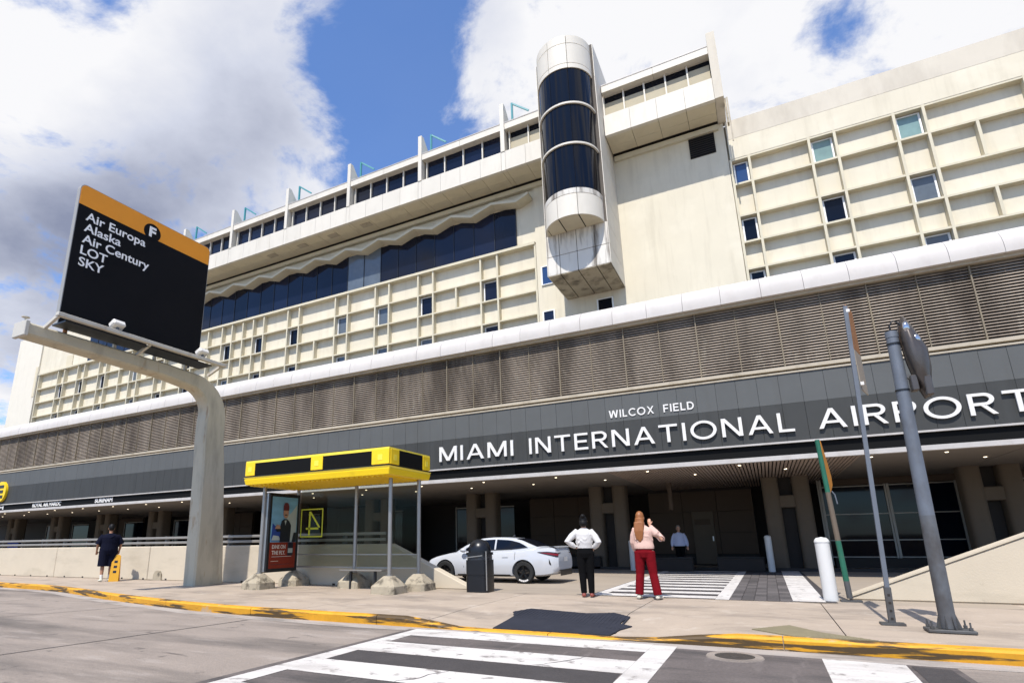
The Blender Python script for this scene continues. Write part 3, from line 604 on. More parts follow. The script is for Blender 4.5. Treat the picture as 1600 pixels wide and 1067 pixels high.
# ---------------------------------------------------------------- hotel above
H = empty('hotel_building', (-20, 30, 0), 'cream hotel block rising behind the curved parapet with a square-cell facade', 'building')
HX0, HX1, HY = -62.2, 26.0, 26.0
HT = 20.19
B('main_block', 'cream', H, HX0, HX1, HY + .32, HY + 16, 9.0, HT - .01)
B('parapet_wall', 'cream', H, .70, HX1, HY, HY + .317, 18.15, 19.2); B('parapet_wall', 'parapet', H, .70, HX1, HY - .006, HY + .317, 19.203, HT)
B('flat_wall', 'cream', H, -8.95, .62, HY, HY + .317, 9.39, 20.2)
B('end_wall', 'end_white', H, HX0, -57.9, HY - .02, HY + .317, 9.39, HT + .5)
B('upper_wall', 'cream', H, -57.89, -8.955, HY + .1, HY + .317, 16.66, HT)
ROWS_R = [18.12, 16.85, 15.23, 13.92, 12.62, 11.3, 10.0]
ROWS_L = [16.55, 15.17, 13.86, 12.56, 11.25, 10.0]
XR = [.70, 1.46, 3.80, 4.75, 6.82, 7.80, 10.9, 11.85, 14.0, 14.95, 17.1, 18.05, 21.1, 22.05, 24.2, 25.1]
NL = [-11.76, -15.86, -18.96, -22.11, -26.2, -29.45, -32.6, -36.8, -39.95, -43.2, -47.6, -50.8, -53.9]
XL = [-9.02] + [v for c in NL for v in (c + .51, c - .51)] + [-57.6]
for z in ROWS_R: B('ledge', 'cream_trim', H, .70, HX1 - .1, HY + .012, HY + .317, z - .065, z + .025)
for i, z in enumerate(ROWS_L): B('ledge', 'cream_trim', H, -57.66, -9.0, HY - (.06 if i == 0 else -.012), HY + .317, z - .05, z + (.10 if i == 0 else .03))
for x in XR: B('fin', 'cream_trim', H, x - .05, x + .05, HY, HY + .317, 9.39, 18.145)
for x in XL: B('fin', 'cream_trim', H, x - .05, x + .05, HY, HY + .317, 9.39, 16.498)
for x, z0, z1 in ((9.28, 15.26, 16.78), (9.3, 12.65, 13.85), (12.9, 15.26, 16.78)): B('fin', 'cream_trim', H, x - .05, x + .05, HY + .01, HY + .317, z0, z1)
for x, z0, z1 in ((-13.84, 13.9, 15.1), (-24.28, 12.6, 13.8), (-31.0, 12.6, 16.4), (-34.6, 12.6, 16.4), (-41.5, 13.9, 15.1), (-45.2, 12.6, 16.4)): B('fin', 'cream_trim', H, x - .05, x + .05, HY + .01, HY + .317, z0, z1)
def window(x0, x1, z0, z1, gl, y=None):
    y = HY + .318 if y is None else y
    f = MB(); t = .042
    f.box(x0, x1, y - .07, y - .001, z0, z0 + t).box(x0, x1, y - .07, y - .001, z1 - t, z1).box(x0, x0 + t * 1.6, y - .07, y - .001, z0 + t, z1 - t).box(x1 - t * 1.6, x1, y - .07, y - .001, z0 + t, z1 - t)
    o = f.build('window', 'window_white', H)
    B('pane', gl, o, x0 + t * 1.6, x1 - t * 1.6, y - .035, y - .02, z0 + t, z1 - t)
rg = random.Random(3)
for i in range(0, len(XR), 2):
    for j in (0, 2, 4):
        glz = ['glass_blue', 'glass_green', 'glass_green'][i // 2] if j == 0 and i < 6 else rg.choice(['glass_grey', 'glass_dark', 'glass_grey', 'glass_navy'])
        if i == 2 and j == 2: glz = 'glass_dark'
        window(XR[i] + .08, XR[i + 1] - .08, ROWS_R[j + 1] + .05, ROWS_R[j] - .12, glz)
for c in NL:
    for j in (1, 3): window(c - .43, c + .43, ROWS_L[j + 1] + .05, ROWS_L[j] - .10, rg.choice(['glass_navy', 'glass_dark', 'glass_navy', 'glass_grey']))
window(-8.72, -7.95, 14.0, 15.06, 'glass_blue', HY - .001); window(-8.75, -8.1, 11.6, 12.55, 'glass_navy', HY - .001); window(-5.95, -5.15, 11.6, 12.60, 'glass_dark', HY - .001)
v = B('vent_grille', 'dark_void', H, -.95, .18, HY - .03, HY - .002, 18.76, 19.85)
for i in range(9): B('vent_blade', 'black_band', v, -.93, .16, HY - .05, HY - .031, 18.80 + i * .115, 18.85 + i * .115)
B('side_grille', 'soffit_panel', H, -58.3, -57.95, HY - .05, HY - .021, 14.5, 17.4); B('side_grille', 'soffit_panel', H, -53.5, -52.5, HY + .05, HY + .099, 16.7, 17.7)
# ribbon window under a folded hood
RZ0, RZ1 = 16.70, 19.0
x = -10.05; k = 0
while x > -50:
    w = 1.295
    B('ribbon_pane', 'glass_navy' if k not in (7, 8) else 'glass_grey', H, x - w + .02, x - .02, HY + .05, HY + .09, RZ0, RZ1 + .1)
    B('ribbon_mullion', 'black_plastic', H, x - .018, x + .018, HY + .02, HY + .095, RZ0, RZ1 + .1); x -= w; k += 1
B('ribbon_backing', 'cream', H, -50, -10.05, HY + .091, HY + .0995, RZ0, RZ1 + .1)
zg = []; i = 0; x = -9.05
zg = [(-9.05, 19.22), (-9.75, 18.93)] + [(-11.21 - 2.553 * j if s else -12.487 - 2.553 * j, 19.22 if s else 18.82) for j in range(15) for s in (1, 0)]
for (xa, za), (xb, zb) in zip(zg, zg[1:]):
    MB().add([(xx, yy, zz) for xx, zc in ((xa, za), (xb, zb)) for yy in (HY - .62, HY + .098) for zz in (zc, zc + .16)], [(0, 1, 3, 2), (4, 6, 7, 5), (0, 4, 5, 1), (2, 3, 7, 6), (1, 5, 7, 3), (0, 2, 6, 4)]).build('hood_fold', 'cream_trim', H)
# penthouse storey, cantilevered
YP = 24.2; PX0, PX1 = -46.6, .62
FIN = [-9.9 - 5.236 * i for i in range(8)]
SB, ST, WT, RT = 20.22, 21.36, 22.74, 23.12
def pent(x0, x1):
    w = x1 - x0; n_ = max(1, round(w / 1.31))
    for i in range(n_): B('spandrel_panel', 'white_panel', H, x0 + w * i / n_ + .006, x0 + w * (i + 1) / n_ - .006, YP, YP + .2, SB, ST)
    for i in range(n_):
        for ya, yb in ((YP + .204, YP + .95), (YP + .962, HY - .22)): B('soffit_panel', 'soffit_panel', H, x0 + w * i / n_ + .008, x0 + w * (i + 1) / n_ - .008, ya, yb, SB + .012, SB + .09)
    n_ = max(1, round(w / 2.6))
    for i in range(n_): B('roof_edge_panel', 'white_panel', H, x0 + w * i / n_ + .006, x0 + w * (i + 1) / n_ - .006, YP + .02, YP + .5, WT, RT)
    B('roof_coping', 'white_trim', H, x0, x1, YP, YP + .52, RT + .001, RT + .05)
def pent_windows(x0, x1, glz, n_, blind):
    w = (x1 - x0) / n_
    for i in range(n_):
        a = x0 + w * i
        if blind:
            B('window_blind', 'blind', H, a + .03, a + w - .03, YP + .42, YP + .45, ST, WT - .38 + (.1 if i == 4 else 0)); B('pane', 'glass_dark', H, a + .03, a + w - .03, YP + .46, YP + .48, ST, WT)
        else: B('pane', glz, H, a + .03, a + w - .03, YP + .42, YP + .45, ST, WT)
        B('window_post', 'white_panel', H, a - .035, a + .035, YP + .30, YP + .46, ST + .001, WT - .001)
segs = [(FIN[i + 1], FIN[i]) for i in range(7)]
for a, b in segs:
    pent(a + .12, b - .12); pent_windows(a + .28, b - .16, 'glass_navy', 4, False)
pent(FIN[0] + .12, -7.5); pent_windows(FIN[0] + .28, -7.45, None, 2, True)
pent(-4.5, .42); pent_windows(-4.5, .42, None, 5, True)
for x in FIN: MB().prism([(YP - .03, ST - .002), (YP + 1.2, ST - .002), (YP + 1.2, 23.3), (YP + .22, 24.38), (YP - .03, 24.38)], x - .115, x + .115, 'x').build('roof_fin', 'white_panel', H)
for x in FIN: B('spandrel_panel', 'white_panel', H, x - .113, x + .113, YP + .004, YP + .2, SB, ST - .006); B('soffit_panel', 'soffit_panel', H, x - .113, x + .113, YP + .204, HY - .22, SB + .014, SB + .09)
MB().prism([(YP - .03, SB), (YP - .03, 23.8), (YP + .5, 23.8), (YP + 1.9, 23.15), (HY + .3, 23.15), (HY + .3, SB)], .425, .78, 'x').build('end_fin', 'parapet', H)
B('end_fin_pipe', 'beige_trim', H, .88, .94, YP + .6, YP + .66, 18.3, 20.6)
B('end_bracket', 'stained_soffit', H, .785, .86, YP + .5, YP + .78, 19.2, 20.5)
B('penthouse_body', 'dark_wall', H, PX0, .42, YP + .55, HY + 8, SB + .1, RT - .02)
B('penthouse_roof', 'white_panel', H, PX0, .42, YP + .51, HY + 8, RT - .015, RT + .03)
B('soffit_slot', 'dark_void', H, PX0, .42, HY - .215, HY - .002, SB + .06, SB + .12)
B('wall_beam', 'cream_trim', H, -4.45, .40, HY - .16, HY - .002, SB - .36, SB - .10); B('wall_beam', 'cream_trim', H, PX0, -7.5, HY - .16, HY - .002, SB - .36, SB - .10)
for x in (-19.5, -22.1, -24.7, -27.4): B('soffit_vent', 'beige_trim', H, x - .35, x + .35, YP + .55, YP + .95, SB - .02, SB + .008)
for x in [FIN[i] + .35 for i in range(6)]:
    dvt = B('roof_davit', 'teal', H, x - .05, x + .05, YP + .65, YP + .75, RT + .06, 24.85); MB().bar((x, YP + .7, 24.83), (x + .9, YP + .9, 24.15), .07, .09).build('arm', 'teal', dvt)
    B('foot', 'teal', dvt, x - .12, x + .12, YP + .6, YP + .8, RT + .035, RT + .058)

# glass lift shaft
LX, LYF, LRAD = -6.0, 23.1, 1.335
lx0, lx1 = -7.43, -4.56
lift = MB(); lift.box(lx0, lx1, LYF + .03, HY - .003, 13.0, 24.78); lift = lift.build('lift_shaft', 'joint', H)
nz = [12.96, 13.9, 15.0, 16.3, 18.6, 20.8, 22.8, 24.8]; nx = [lx0, -6.83, -6.0, -5.17, lx1]
for a, b in zip(nz[:3], nz[1:3]):
    for c, d in zip(nx, nx[1:]): B('shaft_panel', 'stained_panel', lift, c + .014, d - .014, LYF, LYF + .028, a + .014, b - .014)
for a, b in zip(nz, nz[1:]):
    for yy0, yy1 in ((LYF, 24.55), (24.56, HY - .01)):
        B('side_panel', 'white_panel', lift, lx1 + .001, lx1 + .03, yy0 + .006, yy1 - .006, a + .012, b - .012)
    B('side_panel', 'white_panel', lift, lx0 - .03, lx0 - .001, LYF + .006, HY - .01, a + .008, b - .008)
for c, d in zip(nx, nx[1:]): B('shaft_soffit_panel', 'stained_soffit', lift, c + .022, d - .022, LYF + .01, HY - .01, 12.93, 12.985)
def arc_panel(a0, a1, z0, z1, r0, r1, n=8):
    A = [a0 + (a1 - a0) * i / n for i in range(n + 1)]
    vs = [(LX + r * math.cos(a), LYF + r * math.sin(a), z) for z in (z0, z1) for r in (r0, r1) for a in A]; N = n + 1
    fs = [[i, i + 1, N + i + 1, N + i] for i in range(n)] + [[2 * N + i, 3 * N + i, 3 * N + i + 1, 2 * N + i + 1] for i in range(n)]
    fs += [[i, 2 * N + i, 2 * N + i + 1, i + 1] for i in range(n)] + [[N + i, N + i + 1, 3 * N + i + 1, 3 * N + i] for i in range(n)]
    fs += [[0, N, 3 * N, 2 * N], [n, 2 * N + n, 3 * N + n, N + n]]
    return MB().add(vs, fs)
AN = [math.pi + math.pi * i / 4 for i in range(5)]
AN = [math.pi + t for t in (0, .55, 1.25, 1.95, math.pi)]
for z0, z1, mt in ((14.96, 16.02, 'white_panel'), (16.03, 16.30, 'stained_panel'), (22.74, 23.0, 'white_panel'), (23.01, 24.15, 'white_panel'), (24.16, 24.62, 'white_panel')):
    for a, b in zip(AN, AN[1:]):
        o = arc_panel(a + .009, b - .009, z0 + .009, z1 - .009, LRAD - .05, LRAD).build('curved_panel', mt, lift)
        for p in o.data.polygons: p.use_smooth = True
        o.data.set_sharp_from_angle(angle=math.radians(35))
for z0, z1 in ((16.31, 18.56), (18.66, 20.73), (20.83, 22.73)):
    for a, b in zip(AN, AN[1:]):
        o = arc_panel(a + .008, b - .008, z0, z1, LRAD - .08, LRAD - .045, 10).build('curved_pane', 'glass_dark', lift)
        for p in o.data.polygons: p.use_smooth = True
        o.data.set_sharp_from_angle(angle=math.radians(35))
for z in (18.61, 20.78):
    o = arc_panel(math.pi, 2 * math.pi, z - .045, z + .045, LRAD - .06, LRAD + .03, 24).build('ring', 'white_panel', lift)
for a, b in zip(AN, AN[1:]):
    n_ = 8; A = [a + .02 + (b - a - .04) * i / n_ for i in range(n_ + 1)]
    MB().add([(LX + (LRAD - .01) * math.cos(t), LYF + (LRAD - .01) * math.sin(t), 14.97) for t in A] + [(LX + (LRAD - .01) * math.cos(A[-1]) , LYF - .012, 14.97), (LX + (LRAD - .01) * math.cos(A[0]), LYF - .012, 14.97)], [list(range(n_ + 3))]).build('curved_soffit', 'soffit_panel', lift)
MB().prism([(LX + (LRAD - .1) * math.cos(math.pi * (1 + i / 24)), LYF + (LRAD - .1) * math.sin(math.pi * (1 + i / 24))) for i in range(25)], 15.0, 24.58, 'z', True).build('shaft_core', 'dark_void', lift)
MB().prism([(LX + (LRAD - .03) * math.cos(math.pi * (1 + i / 24)), LYF + (LRAD - .03) * math.sin(math.pi * (1 + i / 24))) for i in range(25)], 24.585, 24.63, 'z', True).build('shaft_cap', 'white_panel', lift)

# ---------------------------------------------------------------- lettering on the frontage
def face(y): return lambda u, v, d: (u, y - d, v)
nmS = empty('airport_name_sign', (-2.3, YF, 4.17), 'large white raised letters spelling MIAMI INTERNATIONAL AIRPORT on the grey fascia', 'sign')
def glyph(ch, t):
    """strokes of a geometric sans capital on a unit-high cell: (width, [closed outlines])"""
    def st(x0, y0, x1, y1):
        d = Vector((x1 - x0, y1 - y0)); n = Vector((-d.y, d.x)).normalized() * t / 2
        return [(x0 + n.x, y0 + n.y), (x0 - n.x, y0 - n.y), (x1 - n.x, y1 - n.y), (x1 + n.x, y1 + n.y)]
    def rc(x0, y0, x1, y1): return [(x0, y0), (x1, y0), (x1, y1), (x0, y1)]
    def arc(cx, cy, rx, ry, a0, a1, n=22):
        A = [math.radians(a0 + (a1 - a0) * i / n) for i in range(n + 1)]
        return [[(cx + (rx - k * t) * math.cos(q), cy + (ry - k * t) * math.sin(q)) for q, k in ((A[i], 0), (A[i + 1], 0), (A[i + 1], 1), (A[i], 1))] for i in range(n)]
    def dg(x0, x1, y0, y1, w): return [(x0 - w / 2, y0), (x0 + w / 2, y0), (x1 + w / 2, y1), (x1 - w / 2, y1)]
    k = t * 1.08
    return {
        'I': (t, [rc(0, 0, t, 1)]), 'L': (.58, [rc(0, 0, t, 1), rc(t, 0, .58, t)]),
        'T': (.80, [rc(0, 1 - t, .80, 1), rc(.4 - t / 2, 0, .4 + t / 2, 1 - t)]),
        'E': (.66, [rc(0, 0, t, 1), rc(t, 0, .66, t), rc(t, .5 - t / 2, .60, .5 + t / 2), rc(t, 1 - t, .66, 1)]),
        'F': (.62, [rc(0, 0, t, 1), rc(t, .48 - t / 2, .56, .48 + t / 2), rc(t, 1 - t, .62, 1)]),
        'N': (.80, [rc(0, 0, t, 1), rc(.80 - t, 0, .80, 1), dg(.80 - t * .62, t * .62, 0, 1, k * 1.15)]),
        'M': (.98, [rc(0, 0, t, 1), rc(.98 - t, 0, .98, 1), dg(.49, t * .60, .04, 1, k * 1.1), dg(.49, .98 - t * .60, .04, 1, k * 1.1)]),
        'A': (.92, [dg(k / 2, .46, 0, 1, k), dg(.92 - k / 2, .46, 0, 1, k), rc(.24, .25, .68, .25 + t * .92)]),
        'O': (1.06, arc(.53, .5, .53, .52, 0, 360, 36)), 'C': (.90, arc(.53, .5, .53, .52, 42, 318, 30)),
        'P': (.68, [rc(0, 0, t, 1), rc(t, 1 - t, .40, 1), rc(t, .42, .40, .42 + t)] + arc(.40, .71, .29, .29, -90, 90, 18)),
        'R': (.74, [rc(0, 0, t, 1), rc(t, 1 - t, .42, 1), rc(t, .42, .42, .42 + t)] + arc(.42, .71, .29, .29, -90, 90, 18) + [dg(.74 - k / 2, .38, 0, .44, k)]),
        'D': (.80, [rc(0, 0, t, 1), rc(t, 1 - t, .32, 1), rc(t, 0, .32, t)] + arc(.32, .5, .48, .5, -90, 90, 22)),
        'W': (1.22, [dg(.30, k / 2, 0, 1, k), dg(.30, .61, 0, 1, k), dg(.92, .61, 0, 1, k), dg(.92, 1.22 - k / 2, 0, 1, k)]),
        'X': (.84, [dg(k / 2, .84 - k / 2, 0, 1, k), dg(.84 - k / 2, k / 2, 0, 1, k)])}[ch]
def letters(word, x0, x1, z0, z1, y, depth, parent, t=.132, gap_=.20):
    gl = [glyph(c, t) for c in word]; tot = sum(g_[0] for g_ in gl) + gap_ * (len(word) - 1); k = (x1 - x0) / tot; x = x0; h = z1 - z0
    for c, (w, polys) in zip(word, gl):
        m = MB()
        for i, p in enumerate(polys): m.prism([(x + a_ * k, z0 + b_ * h) for a_, b_ in p], y - depth - (i % 3) * .0006, y - (i % 3) * .0004, 'y')
        m.build('letter', 'letter_white', parent); x += (w + gap_) * k
for wd, a, b in (('MIAMI', -10.88, -7.78), ('INTERNATIONAL', -7.16, 1.10), ('AIRPORT', 1.70, 6.36)): letters(wd, a, b, 4.17, 4.74, YF - .035, .055, nmS)
wf = empty('field_name_sign', (-2.9, YF + .1, 5.15), 'small white letters spelling WILCOX FIELD above the airport name', 'sign')
letters('WILCOX', -4.25, -2.78, 5.16, 5.42, YF + .002, .025, wf, .17); letters('FIELD', -2.48, -1.55, 5.16, 5.42, YF + .002, .025, wf, .17)
for wd, a, b, lb in (('ROYAL AIR MAROC', -40.2, -37.05, 'white airline lettering ROYAL AIR MAROC on the black canopy band'), ('SURINAM', -33.6, -31.95, 'white airline lettering SURINAM on the black canopy band'), ('AM', -44.9, -43.7, 'cut-off white airline lettering on the black band below the yellow disc')):
    e = empty('airline_sign', ((a + b) / 2, YF + .05, 3.55), lb, 'sign')
    text_mb(wd, a, b, 3.56, 3.80, .02, face(YF + .048), .03).build('lettering', 'letter_white', e)
ed = empty('round_letter_sign', (-44.05, YF - .1, 4.05), 'round yellow disc with a black letter E on the grey fascia', 'sign')
MB().prism([(-44.05 + .66 * math.cos(t), 4.70 + .66 * math.sin(t)) for t in (2 * math.pi * i / 40 for i in range(40))], YF - .16, YF - .01, 'y', True).build('disc', 'yellow', ed)
text_mb('E', -44.5, -43.65, 4.28, 5.12, .02, face(YF - .162), .04).build('lettering', 'black_plastic', ed)
# ---------------------------------------------------------------- barrier walls and rail
W = empty('barrier_wall', (-30, WALL_Y + .15, 0), 'long cream concrete barrier wall under the metal rail, sloping to the ground beside the bin', 'wall')
js = [-66, -60, -54, -48, -42, -36, -31.8, -25.8, -19.8, -14.3]
for a, b in zip(js, js[1:]): B('wall_panel', 'concrete_wall', W, a + .015, b - .015, WALL_Y, WALL_Y + .3, 0, 1.15, bevel=.02)
MB().prism([(-14.285, 0), (-14.285, 1.15), (-9.32, 1.15), (-6.95, .10), (-6.72, .06), (-6.72, 0)], WALL_Y, WALL_Y + .3, 'y').build('sloped_panel', 'concrete_wall', W, .02)
for i in range(26):
    x = -40 + i * 1.25
    B('drain_hole', 'dark_void', W, x - .05, x + .05, WALL_Y - .004, WALL_Y - .001, .004, .06)
MB().prism([(-20.55, 0), (-20.1, 0), (-20.12, .2), (-20.2, .3), (-20.33, .33), (-20.46, .3), (-20.53, .2)], WALL_Y - .05, WALL_Y - .002, 'y').build('drain_cover', 'concrete_base', W).location.x += 1.15
R_ = empty('guard_rail', (-25, WALL_Y + .15, 1.15), 'two-bar grey metal guard rail on short posts along the barrier wall', 'railing')
x = -58.0
while x < -9.4:
    B('post', 'galv_dark', R_, x - .045, x + .045, WALL_Y + .10, WALL_Y + .22, 1.151, 1.50); x += 1.62
for z in (1.27, 1.435): MB().box(-58.2, -9.5, WALL_Y + .05, WALL_Y + .099, z - .04, z + .04).build('rail', 'alu_dull', R_, .012)
W2 = empty('ramp_wall', (6, 13.85, 0), 'cream concrete wall rising in a ramp behind the leaning lamp post', 'wall')
MB().prism([(1.27, 0), (1.27, .05), (1.38, .09), (4.12, 1.19), (20, 1.19), (20, 0)], 13.7, 14.05, 'y').build('wall_panel', 'concrete_wall', W2, .025)
MB().prism([(1.27, .06), (1.38, .10), (4.12, 1.20), (20, 1.20), (20, 1.225), (4.11, 1.225), (1.36, .125), (1.25, .085)], 13.68, 14.07, 'y').build('coping', 'concrete_wall', W2)

# ---------------------------------------------------------------- overhead airline sign on its curved gantry
GX = -15.45
G = empty('overhead_sign', (GX, 12.3, 0), 'black and orange airline list sign on a curved concrete-grey gantry arm', 'sign')
pl = MB(); N = 14
# centre line in (y,z), half depth in the bend plane
path = [(12.32, 0.0, .53), (12.22, 2.0, .46), (12.12, 3.6, .41), (12.05, 4.35, .385)]
cy, cz, r = 11.05, 4.75, 1.0
for i in range(11):
    t = math.radians(-8 + i * 9.6); path.append((cy + r * math.cos(t), cz + .42 + r * math.sin(t), .375 - .015 * i))
path += [(10.2, 6.25, .20), (8.5, 6.29, .18), (6.45, 6.33, .165)]
vs = []
for i, (y, z, hw) in enumerate(path):
    a = Vector(path[max(i - 1, 0)][:2]); b = Vector(path[min(i + 1, len(path) - 1)][:2]); d = (b - a).normalized(); nrm = Vector((d.y, -d.x))
    hx = .26; c = .05
    for sx, sn in ((-hx, -hw + c), (-hx + c, -hw), (hx - c, -hw), (hx, -hw + c), (hx, hw - c), (hx - c, hw), (-hx + c, hw), (-hx, hw - c)):
        vs.append((GX + sx, y + nrm.x * sn, z + nrm.y * sn))
m_ = len(path); fs = [[i * 8 + k, i * 8 + (k + 1) % 8, (i + 1) * 8 + (k + 1) % 8, (i + 1) * 8 + k] for i in range(m_ - 1) for k in range(8)] + [list(range(8)), [(m_ - 1) * 8 + k for k in range(8)]]
pl.add(vs, fs).build('gantry_arm', 'gantry', G)
B('arm_cap', 'gantry_light', G, GX - .28, GX + .28, 6.36, 6.46, 6.14, 6.53, bevel=.015)
MB().lathe((GX - .1, 6.5, 6.50), [(.012, 0), (.012, .14), (.05, .2), (.09, .2), (.09, .215), (.001, .225)], 10).build('sensor', 'gantry_light', G)
for y in (7.4, 8.7, 9.9, 10.95): B('strut', 'rust' if y == 7.4 else 'gantry', G, GX - .09, GX - .02, y - .04, y + .04, 6.40, 6.75)
PY0, PY1, PZ0, PZ1 = 7.12, 11.28, 6.72, 10.84
pz_o = 10.22
def rpoly(y0, y1, z0, z1, r, corners):
    out = []
    for (cy, cz, a0, on) in ((y1 - r, z1 - r, 0, corners), (y0 + r, z1 - r, 90, corners), (y0, z0, 180, False), (y1, z0, 270, False)):
        if on: out += [(cy + r * math.cos(math.radians(a0 + k * 18)), cz + r * math.sin(math.radians(a0 + k * 18))) for k in range(6)]
        else: out.append((cy, cz))
    return out
MB().prism(rpoly(PY0, PY1, PZ0, PZ1, .16, True), GX - .06, GX + .09, 'x').build('sign_box', 'sign_edge', G)
MB().prism(rpoly(PY0 + .02, PY1 - .02, pz_o, PZ1 - .02, .15, True), GX + .092, GX + .10, 'x').build('orange_header', 'sign_orange', G)
B('black_face', 'sign_black', G, GX + .092, GX + .10, PY0 + .02, PY1 - .02, PZ0 + .02, pz_o - .003)
fx = lambda u, v, d: (GX + .101 + d, u, v)
def TX(s, y0, h, z0, wmax, bold=.015):
    vs = txt(s, bold)[0]; w = max(p.x for p in vs) - min(p.x for p in vs)
    asc = txt('A', bold)[0]; a = max(p.y for p in asc) - min(p.y for p in asc); k = h / a
    zb = min(p.y for p in vs) * k; zt = max(p.y for p in vs) * k
    text_mb(s, y0, y0 + w * k * wmax, z0 + zb, z0 + zt, .006, fx, bold).build('lettering', 'sign_text', G)
for s, z0 in (('Air Europa', 9.83), ('Alaska', 9.50), ('Air Century', 9.16), ('LOT', 8.82), ('SKY', 8.48)): TX(s, 7.36, .255, z0, 1.08, .014)
ep = MB(); CYY, CZZ = 9.24, 10.40
ep.prism([(CYY + .27 * math.cos(t), CZZ + .27 * math.sin(t)) for t in (2 * math.pi * i / 32 for i in range(32))], GX + .1005, GX + .106, 'x', True).build('round_badge', 'sign_black', G)
text_mb('F', CYY - .10, CYY + .11, CZZ - .16, CZZ + .17, .006, lambda u, v, d: (GX + .1065 + d, u, v), .04).build('lettering', 'sign_text', G)
# catwalk frame with two floodlights in front of the panel
fr_ = MB(); fxo = GX + .80
fr_.box(fxo - .07, fxo + .07, 6.75, 11.75, 6.66, 6.76)
fr_.build('light_frame', 'gantry_light', G, .01)
B('frame_tray', 'black_plastic', G, GX + .12, fxo - .075, 7.0, 11.3, 6.60, 6.64)
for y in (6.80, 9.2, 11.6): MB().bar((GX + .2, y, 6.45), (fxo, y, 6.68), .07, .08).build('frame_arm', 'gantry_light', G)
for y in (8.25, 10.9):
    m = MB(); m.box(-.13, .13, -.17, .17, 0, .17); m.xf(Matrix.Translation((fxo - .02, y, 6.86)) @ Matrix.Rotation(math.radians(-28), 4, 'Y'))
    o = m.build('floodlight', 'letter_white', G, .035); B('bracket', 'galv', o, fxo - .05, fxo - .01, y - .03, y + .03, 6.762, 6.87)

# ---------------------------------------------------------------- bus shelter
S = empty('bus_shelter', (-10.2, 12.3, 0), 'yellow-roofed bus shelter with steel posts in concrete feet and an advert panel', 'bus shelter')
sx0, sx1, sy0, sy1 = -12.72, -7.84, 11.2, 13.10
posts = [(-12.5, 11.75), (-12.45, 13.05), (-10.15, 12.93), (-8.22, 11.83), (-8.0, 12.82)]
for x, y in posts:
    f = MB(); b0, b1, hh = .345, .12, .40; c = .14
    rings = []
    for hb, z, ch in ((b0, 0, .07), (b0 * .98, .17, .07), (b1, hh, .045)):
        rings.append([(x + sx, y + sy, z) for sx, sy in ((-hb + ch, -hb), (hb - ch, -hb), (hb, -hb + ch), (hb, hb - ch), (hb - ch, hb), (-hb + ch, hb), (-hb, hb - ch), (-hb, -hb + ch))])
    vs = [p for r_ in rings for p in r_]
    f.add(vs, [[i * 8 + k, i * 8 + (k + 1) % 8, (i + 1) * 8 + (k + 1) % 8, (i + 1) * 8 + k] for i in range(2) for k in range(8)] + [list(range(8)), [16 + k for k in range(8)]])
    f.build('concrete_foot', 'concrete_base', S, .005)
    MB().tube([(x, y, .38), (x, y, 2.82)], .052, 16).build('post', 'steel', S)
    MB().lathe((x, y, .40), [(.09, 0), (.09, .02), (.06, .03)], 14).build('post_collar', 'steel', S)
B('roof_core', 'yellow', S, sx0 + .06, sx1 - .06, sy0 + .06, sy1 - .06, 2.86, 3.40)
def frustum(z0, z1, e0, e1):
    return MB().add([(sx0 - e0, sy0 - e0, z0), (sx1 + e0, sy0 - e0, z0), (sx1 + e0, sy1 + e0, z0), (sx0 - e0, sy1 + e0, z0), (sx0 - e1, sy0 - e1, z1), (sx1 + e1, sy0 - e1, z1), (sx1 + e1, sy1 + e1, z1), (sx0 - e1, sy1 + e1, z1)],
        [(0, 3, 2, 1), (4, 5, 6, 7), (0, 1, 5, 4), (1, 2, 6, 5), (2, 3, 7, 6), (3, 0, 4, 7)])
frustum(2.78, 2.93, -.015, .02).build('lower_fascia', 'yellow', S, .01)
frustum(2.932, 2.985, .0, .03).build('fascia_lip', 'yellow_light', S)
B('shadow_gap', 'black_plastic', S, sx0 + .02, sx1 - .02, sy0 + .02, sy1 - .02, 2.987, 3.03)
B('roof_slab', 'yellow_light', S, sx0, sx1, sy0, sy1, 3.402, 3.44)
for a, b in ((sx0, sx0 + .36), (-10.32, -9.92), (sx1 - .52, sx1)):
    o = B('fascia_block', 'yellow', S, a, b, sy0 - .012, sy0 + .058, 3.032, 3.40, bevel=.006); c = (a + b) / 2
    B('emblem', 'yellow_light', o, c - .07, c + .07, sy0 - .018, sy0 - .013, 3.13, 3.27)
for a, b in ((sx0 + .362, -10.322), (-9.918, sx1 - .522)): B('fascia_insert', 'black_band', S, a, b, sy0, sy0 + .058, 3.032, 3.37); B('insert_lip', 'yellow_light', S, a, b, sy0 - .006, sy0 + .058, 3.372, 3.40)
for a, b in ((sy0 + .06, sy0 + .42), (sy1 - .36, sy1)):
    o = B('fascia_block', 'yellow', S, sx1 - .058, sx1 + .012, a, b, 3.032, 3.40, bevel=.006); c = (a + b) / 2
    B('emblem', 'yellow_light', o, sx1 + .013, sx1 + .018, c - .06, c + .06, 3.13, 3.27)
B('fascia_insert', 'black_band', S, sx1 - .058, sx1 + .002, sy0 + .422, sy1 - .362, 3.032, 3.40)
B('fascia_insert', 'black_band', S, sx0 - .002, sx0 + .058, sy0 + .062, sy1, 3.032, 3.40)
m = MB(); x = sx0 + .15
while x < sx1 - .1: m.box(x - .04, x + .04, sy0 + .1, sy1 - .1, 2.75, 2.785); x += .16
o = m.build('ribbed_soffit', 'yellow', S); o['kind'] = 'stuff'
